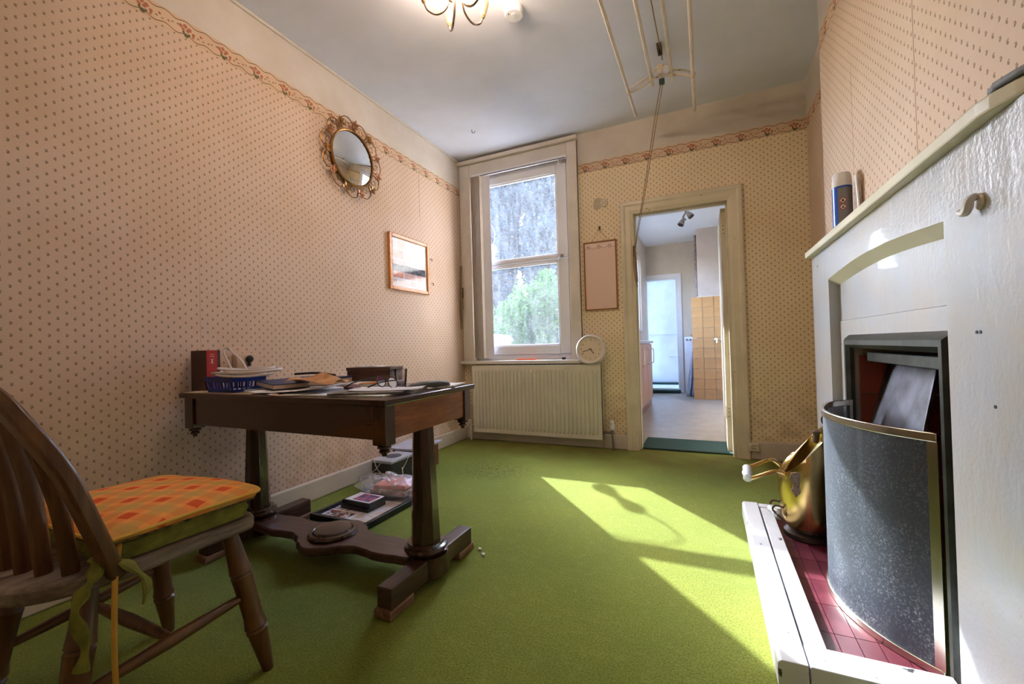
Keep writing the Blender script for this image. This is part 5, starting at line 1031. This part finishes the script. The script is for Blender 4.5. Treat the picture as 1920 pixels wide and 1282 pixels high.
plant('garden_tree', (-3.1, 6.4, GZ_), 'large shady grey green tree at the left of the garden', 'tree', 26000, [(-3.2, 6.2, 2.6, 1.0, .9, 1.5), (-2.9, 6.6, 3.6, .75, .8, 1.1), (-3.6, 6.3, 1.4, 1.0, .8, 1.2), (-2.7, 6.3, 1.0, .5, .6, 1.0), (-3.0, 6.5, 4.7, 1.0, .8, .9)], .105, 1, m_leaf('tree leaf', (.05, .072, .082), (.10, .13, .12)), [([(-2.6, 6.4, GZ_), (-2.6, 6.4, 1.2), (-2.7, 6.3, 2.8)], .13)])
plant('garden_tree', (-.9, 6.6, GZ_), 'second shady tree at the right of the garden', 'tree', 30000, [(-1.05, 6.5, 2.8, 1.05, .9, 1.5), (-1.4, 6.6, 3.6, .75, .7, .9), (-.8, 6.6, 1.3, 1.1, .8, 1.1), (-1.2, 6.6, 4.7, .95, .8, .9), (-.35, 6.6, 4.2, .8, .8, 1.2), (-1.9, 6.7, 5.0, .6, .6, .6)], .105, 2, m_leaf('tree leaf two', (.05, .072, .08), (.105, .135, .12)), [([(-.9, 6.6, GZ_), (-.95, 6.6, 1.2), (-1.0, 6.5, 2.8)], .12)])
plant('garden_shrub', (-.75, 3.6, GZ_), 'sunlit bright green shrub filling the middle of the window view', 'shrub', 9000, [(-.75, 3.6, 1.3, .55, .45, .7), (-1.25, 3.7, 1.15, .45, .4, .6), (-.45, 3.7, 1.7, .35, .35, .55), (-1.0, 3.8, 1.75, .2, .2, .4), (-.9, 3.5, .4, .8, .4, .7)], .045, 3, m_leaf('shrub leaf', (.06, .145, .03), (.12, .22, .05)), [([(-.75, 3.6, GZ_), (-.75, 3.6, .6), (-.7, 3.6, 1.5)], .03), ([(-.8, 3.6, GZ_), (-1.0, 3.65, .7), (-1.2, 3.7, 1.4)], .025)])
plant('climbing_ivy', (-.55, 2.7, GZ_), 'dark green ivy column in front of the bright shrub', 'ivy', 1500, [(-.42, 2.7, 1.0, .09, .1, .42), (-.40, 2.7, .55, .07, .09, .3)], .035, 4, m_leaf('ivy leaf', (.02, .06, .018), (.04, .10, .03)), [([(-.40, 2.7, GZ_), (-.42, 2.7, .4), (-.42, 2.7, 1.2)], .015)])
fe = thing('garden_fence', (-2.5, 7.6, GZ_), 'tall weathered board fence at the end of the garden', 'fence'); M_fence = wood('weathered boards', (.05, .05, .05), (.09, .09, .1), 'z', .8, coat=0)
bm = BM(); obox(bm, (0, 0, 0), (.145, .02, 2.6)); fm = meshof(bm, M_fence, 'fence_board')
for i in range(44): piece('fence_board', fm, (-5.6+i*.15, 7.6+.006*(i % 2), GZ_+1.3), fe)
bn = thing('white_garden_bin', (-.74, 2.0, GZ_), 'white rounded garden storage bin outside the lower pane', 'bin'); bm = BM(); box(bm, -.98, -.52, 1.8, 2.25, GZ_, .93); mk('bin_body', bm, M_upvc, bn, bevel=.03)
bm = BM(); prism(bm, [(-1.0, .93), (-1.0, .97), (-.95, 1.02), (-.80, 1.045), (-.70, 1.045), (-.56, 1.02), (-.505, .97), (-.505, .93)], FY, 1.78, 2.27); mk('bin_lid', bm, M_upvc, bn, bevel=.012, smooth=True)
# hanging feeder whose shadow falls on the carpet
sd_ = -SUN_DIR/(-SUN_DIR.z); 
def sunp(x, y, z): return Vector((x, y, 0))+sd_*z
fd_ = thing('bird_feeder', sunp(1.63, -1.11, 2.05), 'slender bird feeder hanging outside the window', 'bird feeder')
A_, B_, C_ = sunp(1.745, -1.215, 1.75), sunp(1.64, -1.115, 1.90), sunp(1.53, -1.005, 2.05)
x_, y_ = B_.x, B_.y
zt_ = B_.z
bm = BM(); lathe(bm, [(.0, -.16), (.05, -.15), (.062, -.11), (.045, -.07), (.03, -.03), (.022, .0), (.03, .03), (.05, .08), (.055, .11), (.04, .14), (.008, .16)], (x_, y_, zt_), 18); mk('seed_tube', bm, mat('feeder green', (.05, .09, .05), .5), fd_, smooth=True)
bm = BM(); tube(bm, smoothpath([(x_, y_, zt_+.15), (x_+.03, y_, zt_+.22), (x_+.02, y_, zt_+.32), (x_-.03, y_, zt_+.40), (x_-.2, y_, zt_+.46), (x_-.5, y_, zt_+.4), (x_-.55, y_, zt_+.2), (x_-.55, y_, zt_-.5), (x_-.55, y_, GZ_)], 6), .0055, 6); mk('crook_pole', bm, M_rust, fd_, smooth=True)
